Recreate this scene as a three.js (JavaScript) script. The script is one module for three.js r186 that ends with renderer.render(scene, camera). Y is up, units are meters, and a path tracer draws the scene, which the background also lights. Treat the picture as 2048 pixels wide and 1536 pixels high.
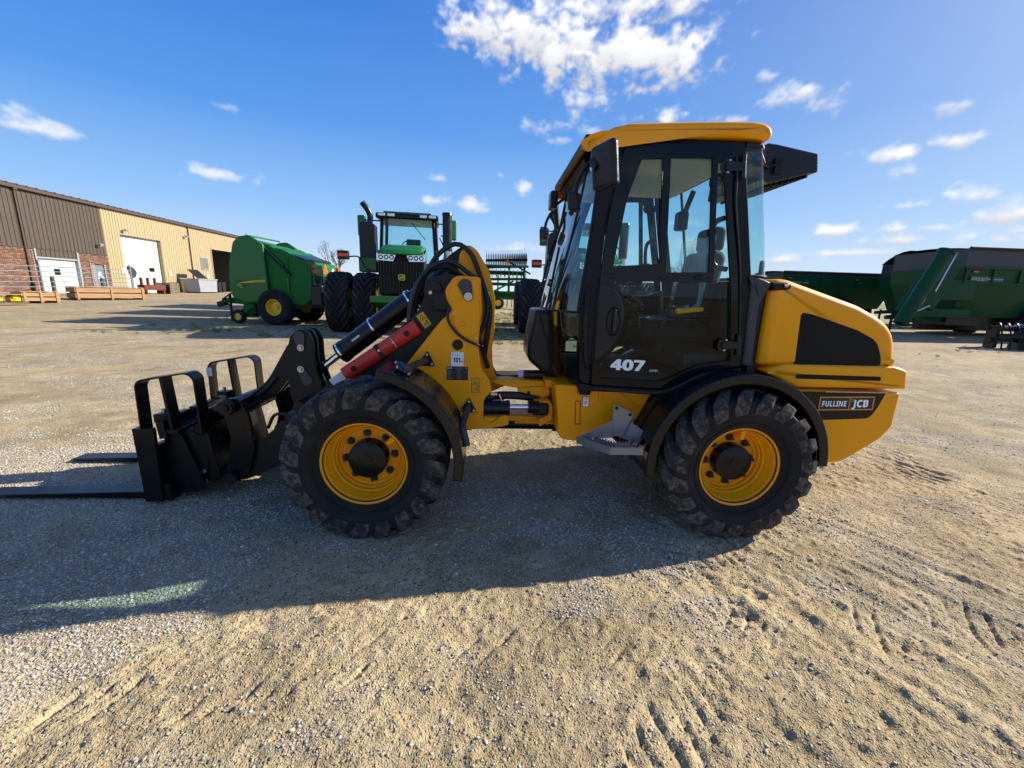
import * as THREE from 'three';
import { RoundedBoxGeometry } from 'three/addons/geometries/RoundedBoxGeometry.js';
import { mergeGeometries, toCreasedNormals } from 'three/addons/utils/BufferGeometryUtils.js';

// ---------------------------------------------------------------- camera, sky, sun, exposure
const scene = new THREE.Scene();
const camera = new THREE.PerspectiveCamera(85.4, 4 / 3, 0.05, 4000);
camera.position.set(0, 1.502, 0);
camera.rotation.set(-0.2167, 0, 0.0302);
const renderer = new THREE.WebGLRenderer({ antialias: true });
renderer.toneMapping = THREE.LinearToneMapping;
renderer.toneMappingExposure = 1.92;
renderer.shadowMap.enabled = true;
const SUN_EL = 27 * Math.PI / 180, SUN_AZ = 18 * Math.PI / 180;   // to the right, a little beyond the loader
const sunDir = new THREE.Vector3(Math.cos(SUN_EL) * Math.cos(SUN_AZ), Math.sin(SUN_EL), -Math.cos(SUN_EL) * Math.sin(SUN_AZ));
const sun = new THREE.DirectionalLight(new THREE.Color().setRGB(1, 0.925, 0.81), 5);
sun.position.copy(sunDir).multiplyScalar(80); sun.castShadow = true;
sun.shadow.mapSize.set(4096, 4096);
Object.assign(sun.shadow.camera, { left: -50, right: 50, top: 50, bottom: -50, near: 1, far: 200 });
scene.add(sun, sun.target);

const SKYK = 1 / 1.8;                              // keeps the sky at its photographed brightness for this exposure
// seeded noise
let seed = 7;
const rnd = () => { seed = (seed + 0x6D2B79F5) | 0; let t = Math.imul(seed ^ (seed >>> 15), 1 | seed); t = (t + Math.imul(t ^ (t >>> 7), 61 | t)) ^ t; return ((t ^ (t >>> 14)) >>> 0) / 4294967296; };
const rr = (a, b) => a + (b - a) * rnd();
const PERM = new Float32Array(65536); for (let i = 0; i < 65536; i++) PERM[i] = rnd();
const hsh = (x, y) => PERM[((Math.imul(x, 7349) ^ Math.imul(y, 19963)) >>> 0) & 65535];
function vn(x, y, per = 0) {
  let xi = Math.floor(x), yi = Math.floor(y); const fx = x - xi, fy = y - yi;
  const u = fx * fx * (3 - 2 * fx), v = fy * fy * (3 - 2 * fy);
  let x1 = xi + 1, y1 = yi + 1;
  if (per) { xi = ((xi % per) + per) % per; yi = ((yi % per) + per) % per; x1 = ((x1 % per) + per) % per; y1 = ((y1 % per) + per) % per; }
  const a = hsh(xi, yi), b = hsh(x1, yi), c = hsh(xi, y1), d = hsh(x1, y1);
  return a + (b - a) * u + (c - a) * v + (a - b - c + d) * u * v;
}
function fbm(x, y, o = 4, per = 0) { let s = 0, a = 0.5, t = 0; for (let i = 0; i < o; i++) { s += a * vn(x + i * 17, y + i * 31, per); t += a; a *= 0.5; x *= 2; y *= 2; per *= 2; } return s / t; }
const ss = (a, b, x) => { const t = Math.min(1, Math.max(0, (x - a) / (b - a))); return t * t * (3 - 2 * t); };
const mix = (a, b, t) => a + (b - a) * t;
const lin = (c) => c.map(v => { v /= 255; return v <= 0.04045 ? v / 12.92 : Math.pow((v + 0.055) / 1.055, 2.4); });

// sky: clear blue with small fair-weather clouds, [azimuth, elevation, half width, half height, density] in degrees
{
  const Wd = 3072, Hd = 1536, data = new Float32Array(Wd * Hd * 4);
  const clouds = [[-5.1,28.0,2.9,1.6,1.3],[0.9,28.0,4.7,2.0,1.4],[6.3,26.6,5.7,2.4,1.4],[13.8,25.8,5.2,2.3,1.4],[11.2,29.5,6.7,1.3,1.2],[17.0,24.7,2.7,1.7,1.2],[7.9,21.7,2.5,1.4,0.9],[4.1,19.3,2.9,0.7,0.8],[4.9,18.1,1.3,0.4,0.6],[16.8,19.8,4.7,0.8,1],[24.8,18.9,1.2,0.5,0.7],[31.1,20.3,2.5,0.9,0.9],[32.6,19.3,1.6,0.8,0.8],[27.9,22.2,1.1,0.4,0.6],[42.8,17.0,1.5,0.6,0.95],[39.7,13.8,2.1,0.9,1],[43.2,14.2,1.4,0.6,0.9],[40.7,12.2,1.1,0.6,0.7],[45.2,9.5,1.6,0.8,1],[48.1,8.1,1.9,1.2,1],[40.9,9.2,1.8,0.5,0.9],[35.4,7.3,1.8,0.7,1],[40.4,6.1,3.9,0.6,1],[40.9,7.2,1.5,0.5,0.95],[43.7,7.0,1.4,0.5,0.95],[31.7,4.5,2.3,0.6,1],[37.0,5.0,2.4,0.4,0.8],[47.6,5.8,1.7,0.6,0.9],[48.8,6.4,1.3,0.6,0.9],[-47.2,12.3,2.5,0.9,0.85],[-33.8,11.0,2.1,0.8,0.75],[-32.3,17.4,0.8,0.3,0.35],[-6.7,10.5,2.6,1.0,0.9],[-10.5,10.8,1.1,0.6,0.7],[-12.5,10.5,1.0,0.3,0.5],[-10.0,13.4,0.8,0.4,0.5],[0.6,12.6,1.6,0.7,0.85],[-2.3,14.1,0.9,0.3,0.4],[-1.5,5.4,3.3,0.7,0.8],[21.7,6.0,4.1,0.8,0.8],[16.5,5.4,2.4,0.5,0.6],[20.3,8.7,1.6,0.4,0.5],[22.5,8.5,1.1,0.4,0.5],[8.7,18.9,1.1,0.6,0.6]];
  for (let i = 0; i < 150; i++) {                      // the same sky goes on round the horizon
    const az = rr(56, 304), el = 4 + 46 * Math.pow(rnd(), 1.6), k = rr(0.6, 2.4) * (0.6 + el / 25);
    clouds.push([az > 180 ? az - 360 : az, el, k * 1.6, k * rr(0.45, 0.7), rr(0.6, 1)]);
  }
  const rows = Array.from({ length: Hd }, () => []);
  clouds.forEach((c, i) => { for (let j = 0; j < Hd; j++) { const el = (j + 0.5) / Hd * 180 - 90; if (Math.abs(el - c[1]) < c[3] * 2.4) rows[j].push(i); } });
  const STOPS = [[0, 222, 234, 248], [4, 190, 217, 248], [9, 146, 193, 245], [18, 86, 152, 230], [28, 55, 127, 216], [60, 42, 98, 184], [90, 38, 90, 174]].map(s => [s[0], ...lin(s.slice(1))]);
  const air = (el) => { let i = 0; while (i < STOPS.length - 2 && el > STOPS[i + 1][0]) i++; const a = STOPS[i], b = STOPS[i + 1], t = Math.min(1, Math.max(0, (el - a[0]) / (b[0] - a[0]))); return [1, 2, 3].map(k => mix(a[k], b[k], t)); };
  for (let j = 0; j < Hd; j++) {
    const el = (j + 0.5) / Hd * 180 - 90, e = el * Math.PI / 180, ce = Math.cos(e);
    for (let i = 0; i < Wd; i++) {
      const th = ((i + 0.5) / Wd - 0.5) * 2 * Math.PI, dx = ce * Math.cos(th), dz = ce * Math.sin(th), dy = Math.sin(e);
      const p = (j * Wd + i) * 4;
      let r, g, b;
      if (el < 0) { r = 0.28; g = 0.25; b = 0.19; }
      else {
        const col = air(el);
        const ang = Math.acos(Math.min(1, dx * sunDir.x + dy * sunDir.y + dz * sunDir.z)) * 57.3;
        const w = 0.75 * Math.exp(-ang / 24), gl = 1.4 * Math.exp(-ang / 7);
        r = mix(col[0], 0.86, w) + gl; g = mix(col[1], 0.9, w) + gl * 0.96; b = mix(col[2], 0.95, w) + gl * 0.85;
        if (rows[j].length) {
          let az = Math.atan2(dx, -dz) * 57.29578, den = 0, shade = 0;
          for (const ci of rows[j]) {
            const c = clouds[ci]; let da = az - c[0]; if (da > 180) da -= 360; if (da < -180) da += 360;
            da *= ce; if (Math.abs(da) > c[2] * 2.2) continue;
            const u = da / c[2], v = (el - c[1]) / c[3] * ((el < c[1] && c[1] < 16) ? 1.5 : 1);
            const q = Math.sqrt(u * u + v * v);
            if (q > 2.2) continue;
            const n1 = fbm(az * ce * 0.55 + ci * 3.1, el * 0.8 + 50, 6), n2 = fbm(az * ce * 2.1 + 9, el * 2.6 + ci, 4);
            const d = (1.22 - q) * 0.9 + (n1 - 0.5) * 2.9 + (n2 - 0.5) * 0.9;
            const a = Math.min(1, ss(-0.15, 1.5, d + (c[4] > 1 ? 0.2 : 0)) * c[4]);
            if (a > den) { den = a; shade = ss(-0.9, 0.5, v + (n1 - 0.5) * 1.3); }
          }
          if (den > 0) {
            const hz = ss(0, 12, el), wh = mix(0.7, 1.0, shade) * (0.9 + 0.1 * hz) + gl * 0.3;
            r = mix(r, wh * 0.985, den * 0.96); g = mix(g, wh * 0.985, den * 0.96); b = mix(b, wh, den * 0.96);
          }
        }
      }
      data[p] = r * SKYK; data[p + 1] = g * SKYK; data[p + 2] = b * SKYK; data[p + 3] = 1;
    }
  }
  const sky = new THREE.DataTexture(data, Wd, Hd, THREE.RGBAFormat, THREE.FloatType);
  sky.mapping = THREE.EquirectangularReflectionMapping; sky.magFilter = THREE.LinearFilter; sky.minFilter = THREE.LinearFilter; sky.wrapS = THREE.RepeatWrapping; sky.needsUpdate = true;
  scene.background = sky; scene.environment = sky;
}
console.log('sky done');

// ---------------------------------------------------------------- helpers
const V = (x, y, z) => new THREE.Vector3(x, y, z);
const used = {};
const numbered = (n) => { const k = used[n] = (used[n] ?? -1) + 1; return k ? n + '_' + String(k).padStart(3, '0') : n; };
function prep(g) {                                   // one attribute layout; uv in metres from the dominant axis
  const n = g.index ? g.toNonIndexed() : g;
  for (const k of Object.keys(n.attributes)) if (k !== 'position' && k !== 'normal') n.deleteAttribute(k);
  if (!n.attributes.normal) n.computeVertexNormals();
  const p = n.attributes.position, uv = new Float32Array(p.count * 2), a = V(), b = V(), c = V();
  for (let i = 0; i < p.count; i += 3) {
    a.fromBufferAttribute(p, i); b.fromBufferAttribute(p, i + 1).sub(a); c.fromBufferAttribute(p, i + 2).sub(a); b.cross(c);
    const ax = Math.abs(b.x), ay = Math.abs(b.y), az = Math.abs(b.z);
    for (let k = 0; k < 3; k++) {
      const x = p.getX(i + k), y = p.getY(i + k), z = p.getZ(i + k);
      uv[(i + k) * 2] = az >= ax && az >= ay ? x : ax >= ay ? z : x; uv[(i + k) * 2 + 1] = az >= ax && az >= ay ? y : ax >= ay ? y : z;
    }
  }
  n.setAttribute('uv', new THREE.BufferAttribute(uv, 2));
  return n;
}
const mg = (gs) => { gs = gs.flat(9).filter(Boolean).map(prep); return gs.length === 1 ? gs[0] : mergeGeometries(gs); };
function mesh(name, geo, mat, parent) { const m = new THREE.Mesh(geo, mat); m.name = name; m.castShadow = m.receiveShadow = true; (parent || scene).add(m); return m; }
function part(name, gs, mat, parent, label) { const m = mesh(name, mg([gs]), mat, parent); if (label) m.userData.label = label; return m; }
function tag(o, label, category, group, kind) { if (label) o.userData.label = label; if (category) o.userData.category = category; if (group) o.userData.group = group; if (kind) o.userData.kind = kind; return o; }
function thing(name, label, category, x, y, z, turn = 0, group) { const o = new THREE.Group(); o.name = numbered(name); o.position.set(x, y, z); o.rotation.y = turn; scene.add(o); return tag(o, label, category, group); }
function solo(name, gs, mat, label, category, group, pos = [0, 0, 0], turn = 0) { const m = part(numbered(name), gs, mat, scene); m.position.set(...pos); m.rotation.y = turn; return tag(m, label, category, group); }
function sub(name, parent, x = 0, y = 0, z = 0) { const g = new THREE.Group(); g.name = name; g.position.set(x, y, z); parent.add(g); return g; }
function shapeOf(pts, r = 0) {
  const s = new THREE.Shape(), n = pts.length;
  if (!r) { s.setFromPoints(pts.map(p => new THREE.Vector2(p[0], p[1]))); return s; }
  for (let i = 0; i < n; i++) {
    const p = pts[i], a = pts[(i + n - 1) % n], b = pts[(i + 1) % n];
    const la = Math.hypot(a[0] - p[0], a[1] - p[1]), lb = Math.hypot(b[0] - p[0], b[1] - p[1]), q = Math.min(p[2] ?? r, la * 0.48, lb * 0.48);
    const s0 = [p[0] + (a[0] - p[0]) / la * q, p[1] + (a[1] - p[1]) / la * q], s1 = [p[0] + (b[0] - p[0]) / lb * q, p[1] + (b[1] - p[1]) / lb * q];
    i ? s.lineTo(...s0) : s.moveTo(...s0); s.quadraticCurveTo(p[0], p[1], ...s1);
  }
  s.closePath(); return s;
}
const circ = (x, y, r, n = 16) => Array.from({ length: n }, (_, i) => [x + r * Math.cos(i / n * 2 * Math.PI), y + r * Math.sin(i / n * 2 * Math.PI)]);
function plate(pts, z0, z1, o = {}) {                // outline in x-y, thickness along z
  const { r = 0, b = 0, holes = [], hr = 0, bs = 2, cs = 6 } = o, s = shapeOf(pts, r);
  for (const h of holes) s.holes.push(new THREE.Path(shapeOf(h, hr).getPoints(cs)));
  const g = new THREE.ExtrudeGeometry(s, { depth: z1 - z0 - 2 * b, bevelEnabled: b > 0, bevelThickness: b, bevelSize: b, bevelOffset: -b, bevelSegments: bs, curveSegments: cs, steps: 1 });
  g.translate(0, 0, z0 + b); return bs >= 3 ? flatCaps(toCreasedNormals(g, 0.7)) : g;
}
function flatCaps(g) { const p = g.attributes.position, n = g.attributes.normal, a = V(), b = V(), c = V(); for (let i = 0; i < p.count; i += 3) { a.fromBufferAttribute(p, i); b.fromBufferAttribute(p, i + 1).sub(a); c.fromBufferAttribute(p, i + 2).sub(a); b.cross(c).normalize(); if (Math.abs(b.z) > 0.9995) for (let k = 0; k < 3; k++) n.setXYZ(i + k, 0, 0, Math.sign(b.z)); } return g; }
const both = (g) => { const m = g.clone(); m.scale(1, 1, -1); const p = m.index ? m.toNonIndexed() : m; flip(p); return [g, p]; };
function flip(g) { for (const k of Object.keys(g.attributes)) { const a = g.attributes[k], s = a.itemSize, t = new Float32Array(s); for (let i = 0; i < a.count; i += 3) for (let q = 0; q < s; q++) { t[q] = a.array[(i + 1) * s + q]; a.array[(i + 1) * s + q] = a.array[(i + 2) * s + q]; a.array[(i + 2) * s + q] = t[q]; } } return g; }
const mirrored = (g) => both(g)[1];
function box(x, y, z, w, h, d, b = 0, rot) { const g = b ? new RoundedBoxGeometry(w, h, d, 2, b) : new THREE.BoxGeometry(w, h, d); if (rot) g.applyMatrix4(new THREE.Matrix4().makeRotationFromEuler(new THREE.Euler(...rot))); g.translate(x, y, z); return g; }
function cyl(p, q, r0, r1 = r0, n = 14, open = false) { const a = V(...p), b = V(...q), d = b.clone().sub(a), L = d.length(); const g = new THREE.CylinderGeometry(r1, r0, L, n, 1, open); g.translate(0, L / 2, 0); g.applyQuaternion(new THREE.Quaternion().setFromUnitVectors(V(0, 1, 0), d.normalize())); g.translate(a.x, a.y, a.z); return g; }
function tube(pts, r, n = 24, k = 7, closed = false) { return new THREE.TubeGeometry(new THREE.CatmullRomCurve3(pts.map(p => V(...p)), closed, 'centripetal'), n, r, k, closed); }
function lathe(prof, n = 48) { const g = new THREE.LatheGeometry(prof.map(p => new THREE.Vector2(p[0], p[1])), n); g.rotateX(Math.PI / 2); return toCreasedNormals(g, 0.62); }   // axis along z; [radius, along]
const arcPts = (cx, cy, r, a0, a1, n) => Array.from({ length: n + 1 }, (_, i) => { const a = (a0 + (a1 - a0) * i / n) * Math.PI / 180; return [cx + r * Math.cos(a), cy + r * Math.sin(a)]; });
const ringSector = (cx, cy, r0, r1, a0, a1, n = 24) => [...arcPts(cx, cy, r1, a0, a1, n), ...arcPts(cx, cy, r0, a1, a0, n)];
function ruled(rowsOf) {                             // grid of points -> surface
  const R = rowsOf.length, C = rowsOf[0].length, pos = [], idx = [];
  rowsOf.forEach(r => r.forEach(p => pos.push(...p)));
  for (let i = 0; i < R - 1; i++) for (let j = 0; j < C - 1; j++) { const a = i * C + j; idx.push(a, a + 1, a + C, a + 1, a + C + 1, a + C); }
  const g = new THREE.BufferGeometry(); g.setAttribute('position', new THREE.Float32BufferAttribute(pos, 3)); g.setIndex(idx); g.computeVertexNormals(); return g;
}

// ---------------------------------------------------------------- textures and materials
function tex(w, h, fn, srgb, rep = 1) {
  const d = new Uint8Array(w * h * 4);
  for (let j = 0; j < h; j++) for (let i = 0; i < w; i++) { const c = fn(i / w, j / h), p = (j * w + i) * 4; if (typeof c === 'number') d[p] = d[p + 1] = d[p + 2] = Math.max(0, Math.min(255, c * 255)); else { d[p] = c[0]; d[p + 1] = c[1]; d[p + 2] = c[2]; } d[p + 3] = 255; }
  const t = new THREE.DataTexture(d, w, h); t.magFilter = THREE.LinearFilter; t.minFilter = THREE.LinearMipmapLinearFilter; t.generateMipmaps = true; t.wrapS = t.wrapT = THREE.RepeatWrapping; if (srgb) t.colorSpace = THREE.SRGBColorSpace; t.repeat.set(rep, rep); t.needsUpdate = true; return t;
}
function canvasTex(w, h, draw) { const c = document.createElement('canvas'); c.width = w; c.height = h; draw(c.getContext('2d'), w, h); const t = new THREE.CanvasTexture(c); t.colorSpace = THREE.SRGBColorSpace; t.magFilter = THREE.LinearFilter; return t; }
const S = (r, g, b) => new THREE.Color().setRGB(...lin([r, g, b]));
const Lc = (r, g, b) => new THREE.Color().setRGB(r, g, b);
const mat = (color, roughness = 0.6, metalness = 0, o = {}) => new THREE.MeshPhysicalMaterial({ color, roughness, metalness, ...o });
const smudge = tex(512, 512, (u, v) => 0.35 + 0.5 * fbm(u * 8, v * 8, 5, 8) + 0.15 * vn(u * 90, v * 90, 90), false, 0.9);
const fine = tex(512, 512, (u, v) => 0.5 * vn(u * 128, v * 128, 128) + 0.5 * fbm(u * 16, v * 16, 3, 16), false, 3);
const orange = tex(256, 256, (u, v) => vn(u * 64, v * 64, 64), false, 4);
const dusty = (base, dust, lo, hi, rep, fs = 6) => tex(1024, 1024, (u, v) => { const n = fbm(u * fs, v * fs, 6, fs), s = vn(u * 160, v * 160, 160); const k = ss(lo, hi, n + (s - 0.5) * 0.22 + (fbm(u * 40, v * 40, 2, 40) - 0.5) * 0.2); return base.map((c, i) => mix(c, dust[i], k) * (0.9 + 0.2 * s)); }, true, rep);
const M = {};
const film = tex(1024, 1024, (u, v) => { const n = fbm(u * 5, v * 5, 6, 5), s = vn(u * 300, v * 300, 300), k = 246 + 9 * (n - 0.5) - (s > 0.93 ? 14 : 0); const d = ss(0.56, 0.8, n) * 0.06; return [k, k * (1 - d * 0.2), k * (1 - d * 0.2) + d * 200]; }, true, 0.8);
M.yellow = mat(S(255, 170, 5), 0.5, 0, { map: film, clearcoat: 0.4, clearcoatRoughness: 0.06, specularIntensity: 0.25 });
M.frameYellow = mat(S(255, 168, 6), 0.6, 0, { map: film, specularIntensity: 0.5, roughnessMap: smudge });
M.rimYellow = mat(S(255, 170, 4), 0.6, 0, { map: film, specularIntensity: 0.5, roughnessMap: smudge });
M.black = mat(Lc(0.007, 0.007, 0.0072), 0.42, 0, { specularIntensity: 0.55, roughnessMap: smudge });
M.armBlack = mat(Lc(0.014, 0.0135, 0.013), 0.6, 0, { specularIntensity: 0.5, roughnessMap: smudge });
M.cylBlack = mat(Lc(0.005, 0.005, 0.0055), 0.28, 0, { specularIntensity: 0.8 });
M.plastic = mat(Lc(0.013, 0.013, 0.014), 0.62, 0, { specularIntensity: 0.6, roughnessMap: fine, bumpMap: fine, bumpScale: 0.0006 });
M.fender = mat(Lc(0.009, 0.009, 0.0095), 0.36, 0, { specularIntensity: 0.7, roughnessMap: smudge });
M.grey = mat(Lc(0.055, 0.057, 0.062), 0.6, 0, { specularIntensity: 0.6, bumpMap: fine, bumpScale: 0.0006 });
M.frit = mat(Lc(0.003, 0.0032, 0.004), 0.1, 0, { specularIntensity: 0.5 });
M.frame = mat(Lc(0.006, 0.006, 0.0065), 0.5, 0, { specularIntensity: 0.5 });
M.rubberSeal = mat(Lc(0.01, 0.01, 0.01), 0.7);
M.hose = mat(Lc(0.012, 0.012, 0.012), 0.5);
M.chrome = mat(Lc(0.82, 0.84, 0.86), 0.12, 1);
M.steel = mat(Lc(0.45, 0.45, 0.46), 0.42, 1, { roughnessMap: smudge });
M.galv = mat(Lc(0.22, 0.23, 0.25), 0.5, 0.35, { roughnessMap: smudge });
M.pinGrey = mat(Lc(0.055, 0.056, 0.06), 0.55, 0.2);
M.red = mat(S(206, 46, 36), 0.5, 0, { roughnessMap: smudge });
M.white = mat(Lc(0.7, 0.7, 0.69), 0.5);
M.tyre = mat(Lc(1, 1, 1), 0.85, 0, { map: dusty([18, 18, 18], [40, 37, 34], 0.45, 0.8, 1.9), bumpMap: fine, bumpScale: 0.0008 });
M.tread = mat(Lc(1, 1, 1), 0.92, 0, { map: dusty([38, 36, 35], [98, 90, 81], 0.25, 0.85, 3.4, 12), bumpMap: smudge, bumpScale: 0.003 });
M.bigTyre = mat(Lc(1, 1, 1), 0.88, 0, { map: dusty([17, 17, 19], [40, 39, 39], 0.45, 0.7, 0.6) });
M.bigTread = mat(Lc(1, 1, 1), 0.88, 0, { map: dusty([30, 30, 33], [66, 66, 68], 0.4, 0.7, 0.6) });
M.screen = mat(Lc(0.68, 0.88, 0.88), 0.0, 0, { transmission: 1, thickness: 0, ior: 2.0, specularIntensity: 1 });
M.glass = mat(Lc(0.7, 0.89, 0.88), 0.0, 0, { transmission: 1, thickness: 0, ior: 1.5, specularIntensity: 1 });
M.trim = mat(Lc(0.14, 0.145, 0.15), 0.8);
M.doorGlass = mat(Lc(0.7, 0.89, 0.88), 0.0, 0, { transmission: 1, thickness: 0, ior: 1.5, specularIntensity: 0.5 });
M.darkGlass = mat(Lc(0.42, 0.52, 0.5), 0.02, 0, { transmission: 1, thickness: 0, ior: 1.52 });
M.mesh = mat(Lc(0.006, 0.006, 0.007), 0.45, 0, { bumpMap: orange, bumpScale: 0.001, specularIntensity: 0.3 });
M.liner = mat(Lc(0.5, 0.49, 0.47), 0.9);
M.seat = mat(Lc(0.014, 0.014, 0.015), 0.85);
M.wrap = mat(Lc(0.9, 0.92, 0.94), 0.16, 0, { transmission: 0.85, thickness: 0 });
M.green = mat(Lc(0.010, 0.135, 0.020), 0.45, 0, { clearcoat: 0.35, clearcoatRoughness: 0.08, specularIntensity: 0.5 });
M.greenDark = mat(Lc(0.010, 0.135, 0.020), 0.55, 0, { specularIntensity: 0.4 });
M.deereYellow = mat(S(236, 190, 10), 0.45, 0, { clearcoat: 0.3 });
M.cartGreen = mat(Lc(0.008, 0.06, 0.022), 0.6, 0, { specularIntensity: 0.35, roughnessMap: smudge });
M.tarp = mat(Lc(0.022, 0.023, 0.027), 0.75, 0, { bumpMap: smudge, bumpScale: 0.01 });
M.amber = mat(S(240, 80, 10), 0.3);
M.lampGlass = mat(Lc(0.8, 0.82, 0.85), 0.08, 0.6);
M.wood = mat(Lc(1, 1, 1), 0.85, 0, { map: tex(512, 512, (u, v) => { const g = fbm(u * 3, v * 60, 4, 0), k = 0.82 + 0.36 * (g - 0.4); return [186 * k, 146 * k, 104 * k]; }, true, 0.7) });
M.woodOld = mat(Lc(1, 1, 1), 0.9, 0, { map: tex(512, 512, (u, v) => { const g = fbm(u * 3, v * 60, 4, 0), k = 0.8 + 0.5 * (g - 0.4); return [132 * k, 116 * k, 96 * k]; }, true, 0.7) });
console.log('materials done');
// ---------------------------------------------------------------- ground
const groundH = (x, z) => { const d = Math.hypot(x, z); return 0.55 * ss(17, 40, d) * mix(1, 0.45, ss(-6, 10, x)); };
const TRACKS = [   // [points of the middle line], width, pitch of the lug prints, depth
  [[[-1.6, -1.1], [-0.91, -1.4], [-0.3, -1.53], [0.54, -1.58], [1.2, -1.62], [2.4, -1.75]], 0.34, 0.10, 0.013],
  [[[0.9, -2.6], [1.2, -1.85], [1.4, -1.45], [1.64, -1.15], [1.85, -0.7]], 0.36, 0.11, 0.014],
  [[[0.25, -0.7], [0.55, -1.1], [0.86, -1.5], [1.2, -2.1], [1.75, -3.0]], 0.3, 0.10, 0.012],
  [[[3.6, -3.4], [4.6, -4.6], [5.6, -5.4], [9.4, -8.0]], 0.4, 0.12, 0.014],
];
function trackAt(x, z) {
  let h = 0;
  for (const [P, w, pitch, dep] of TRACKS) {
    let s = 0;
    for (let i = 0; i < P.length - 1; i++) {
      const ax = P[i][0], az = P[i][1], bx = P[i + 1][0] - ax, bz = P[i + 1][1] - az, L = Math.hypot(bx, bz);
      const t = ((x - ax) * bx + (z - az) * bz) / (L * L);
      if (t >= 0 && t < 1) {
        const c = ((x - ax) * -bz + (z - az) * bx) / L;
        if (Math.abs(c) < w * 0.62) {
          const u = s + t * L + c * 0.9 + 0.09 * fbm(x * 4, z * 4, 2), n = fbm(x * 3.4 + 7, z * 3.4, 4);
          const f = ss(w * 0.5, w * 0.34, Math.abs(c)) * ss(0.44, 0.62, n);
          const q = Math.abs(((u / pitch) % 1 + 1) % 1 - 0.5) * 2;
          h += f * (-dep * 0.25 - dep * ss(0.7, 0.86, q)) + dep * 0.3 * ss(w * 0.36, w * 0.48, Math.abs(c)) * ss(w * 0.62, w * 0.5, Math.abs(c)) * ss(0.3, 0.6, n);
        }
      }
      s += L;
    }
  }
  return h;
}
const gravelMask = (x, z) => { const a = x * 0.9 + z * 0.35, b = -x * 0.25 + z * 1.5; return ss(0.44, 0.62, 0.65 * fbm(a * 0.9 + 11, b * 0.9 + 3, 4) + 0.35 * fbm(a * 3 + 5, b * 3, 3)); };
function fineH(x, z) {
  const k = ss(5.2, 3.6, Math.abs(x)) * ss(-6.6, -5.0, z) * ss(0.2, -0.6, z);
  if (k <= 0) return 0;
  let h = 0.018 * (fbm(x * 1.4 + 3, z * 1.4, 3) - 0.5) + 0.012 * (fbm(x * 6, z * 6, 3) - 0.5);
  const g = gravelMask(x, z), c = fbm(x * 22, z * 22, 3);
  h += (1 - g) * 0.03 * Math.max(0, c - 0.5) + 0.011 * (fbm(x * 42, z * 42, 2) - 0.5) * (1 - 0.5 * g);
  const p = fbm(x * 9 + 40, z * 5, 3); h -= (1 - g) * 0.03 * Math.max(0, 0.36 - p);
  const su = x * 0.52 + z * 0.85, sv = x * 0.85 - z * 0.52; h += ss(-0.6, 1.2, x) * 0.026 * (fbm(su * 3.2 + 9, sv * 17, 4) - 0.5) * ss(0.35, 0.6, fbm(su * 1.3, sv * 2 + 4, 2));
  h += trackAt(x, z);
  return h * k;
}
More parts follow.
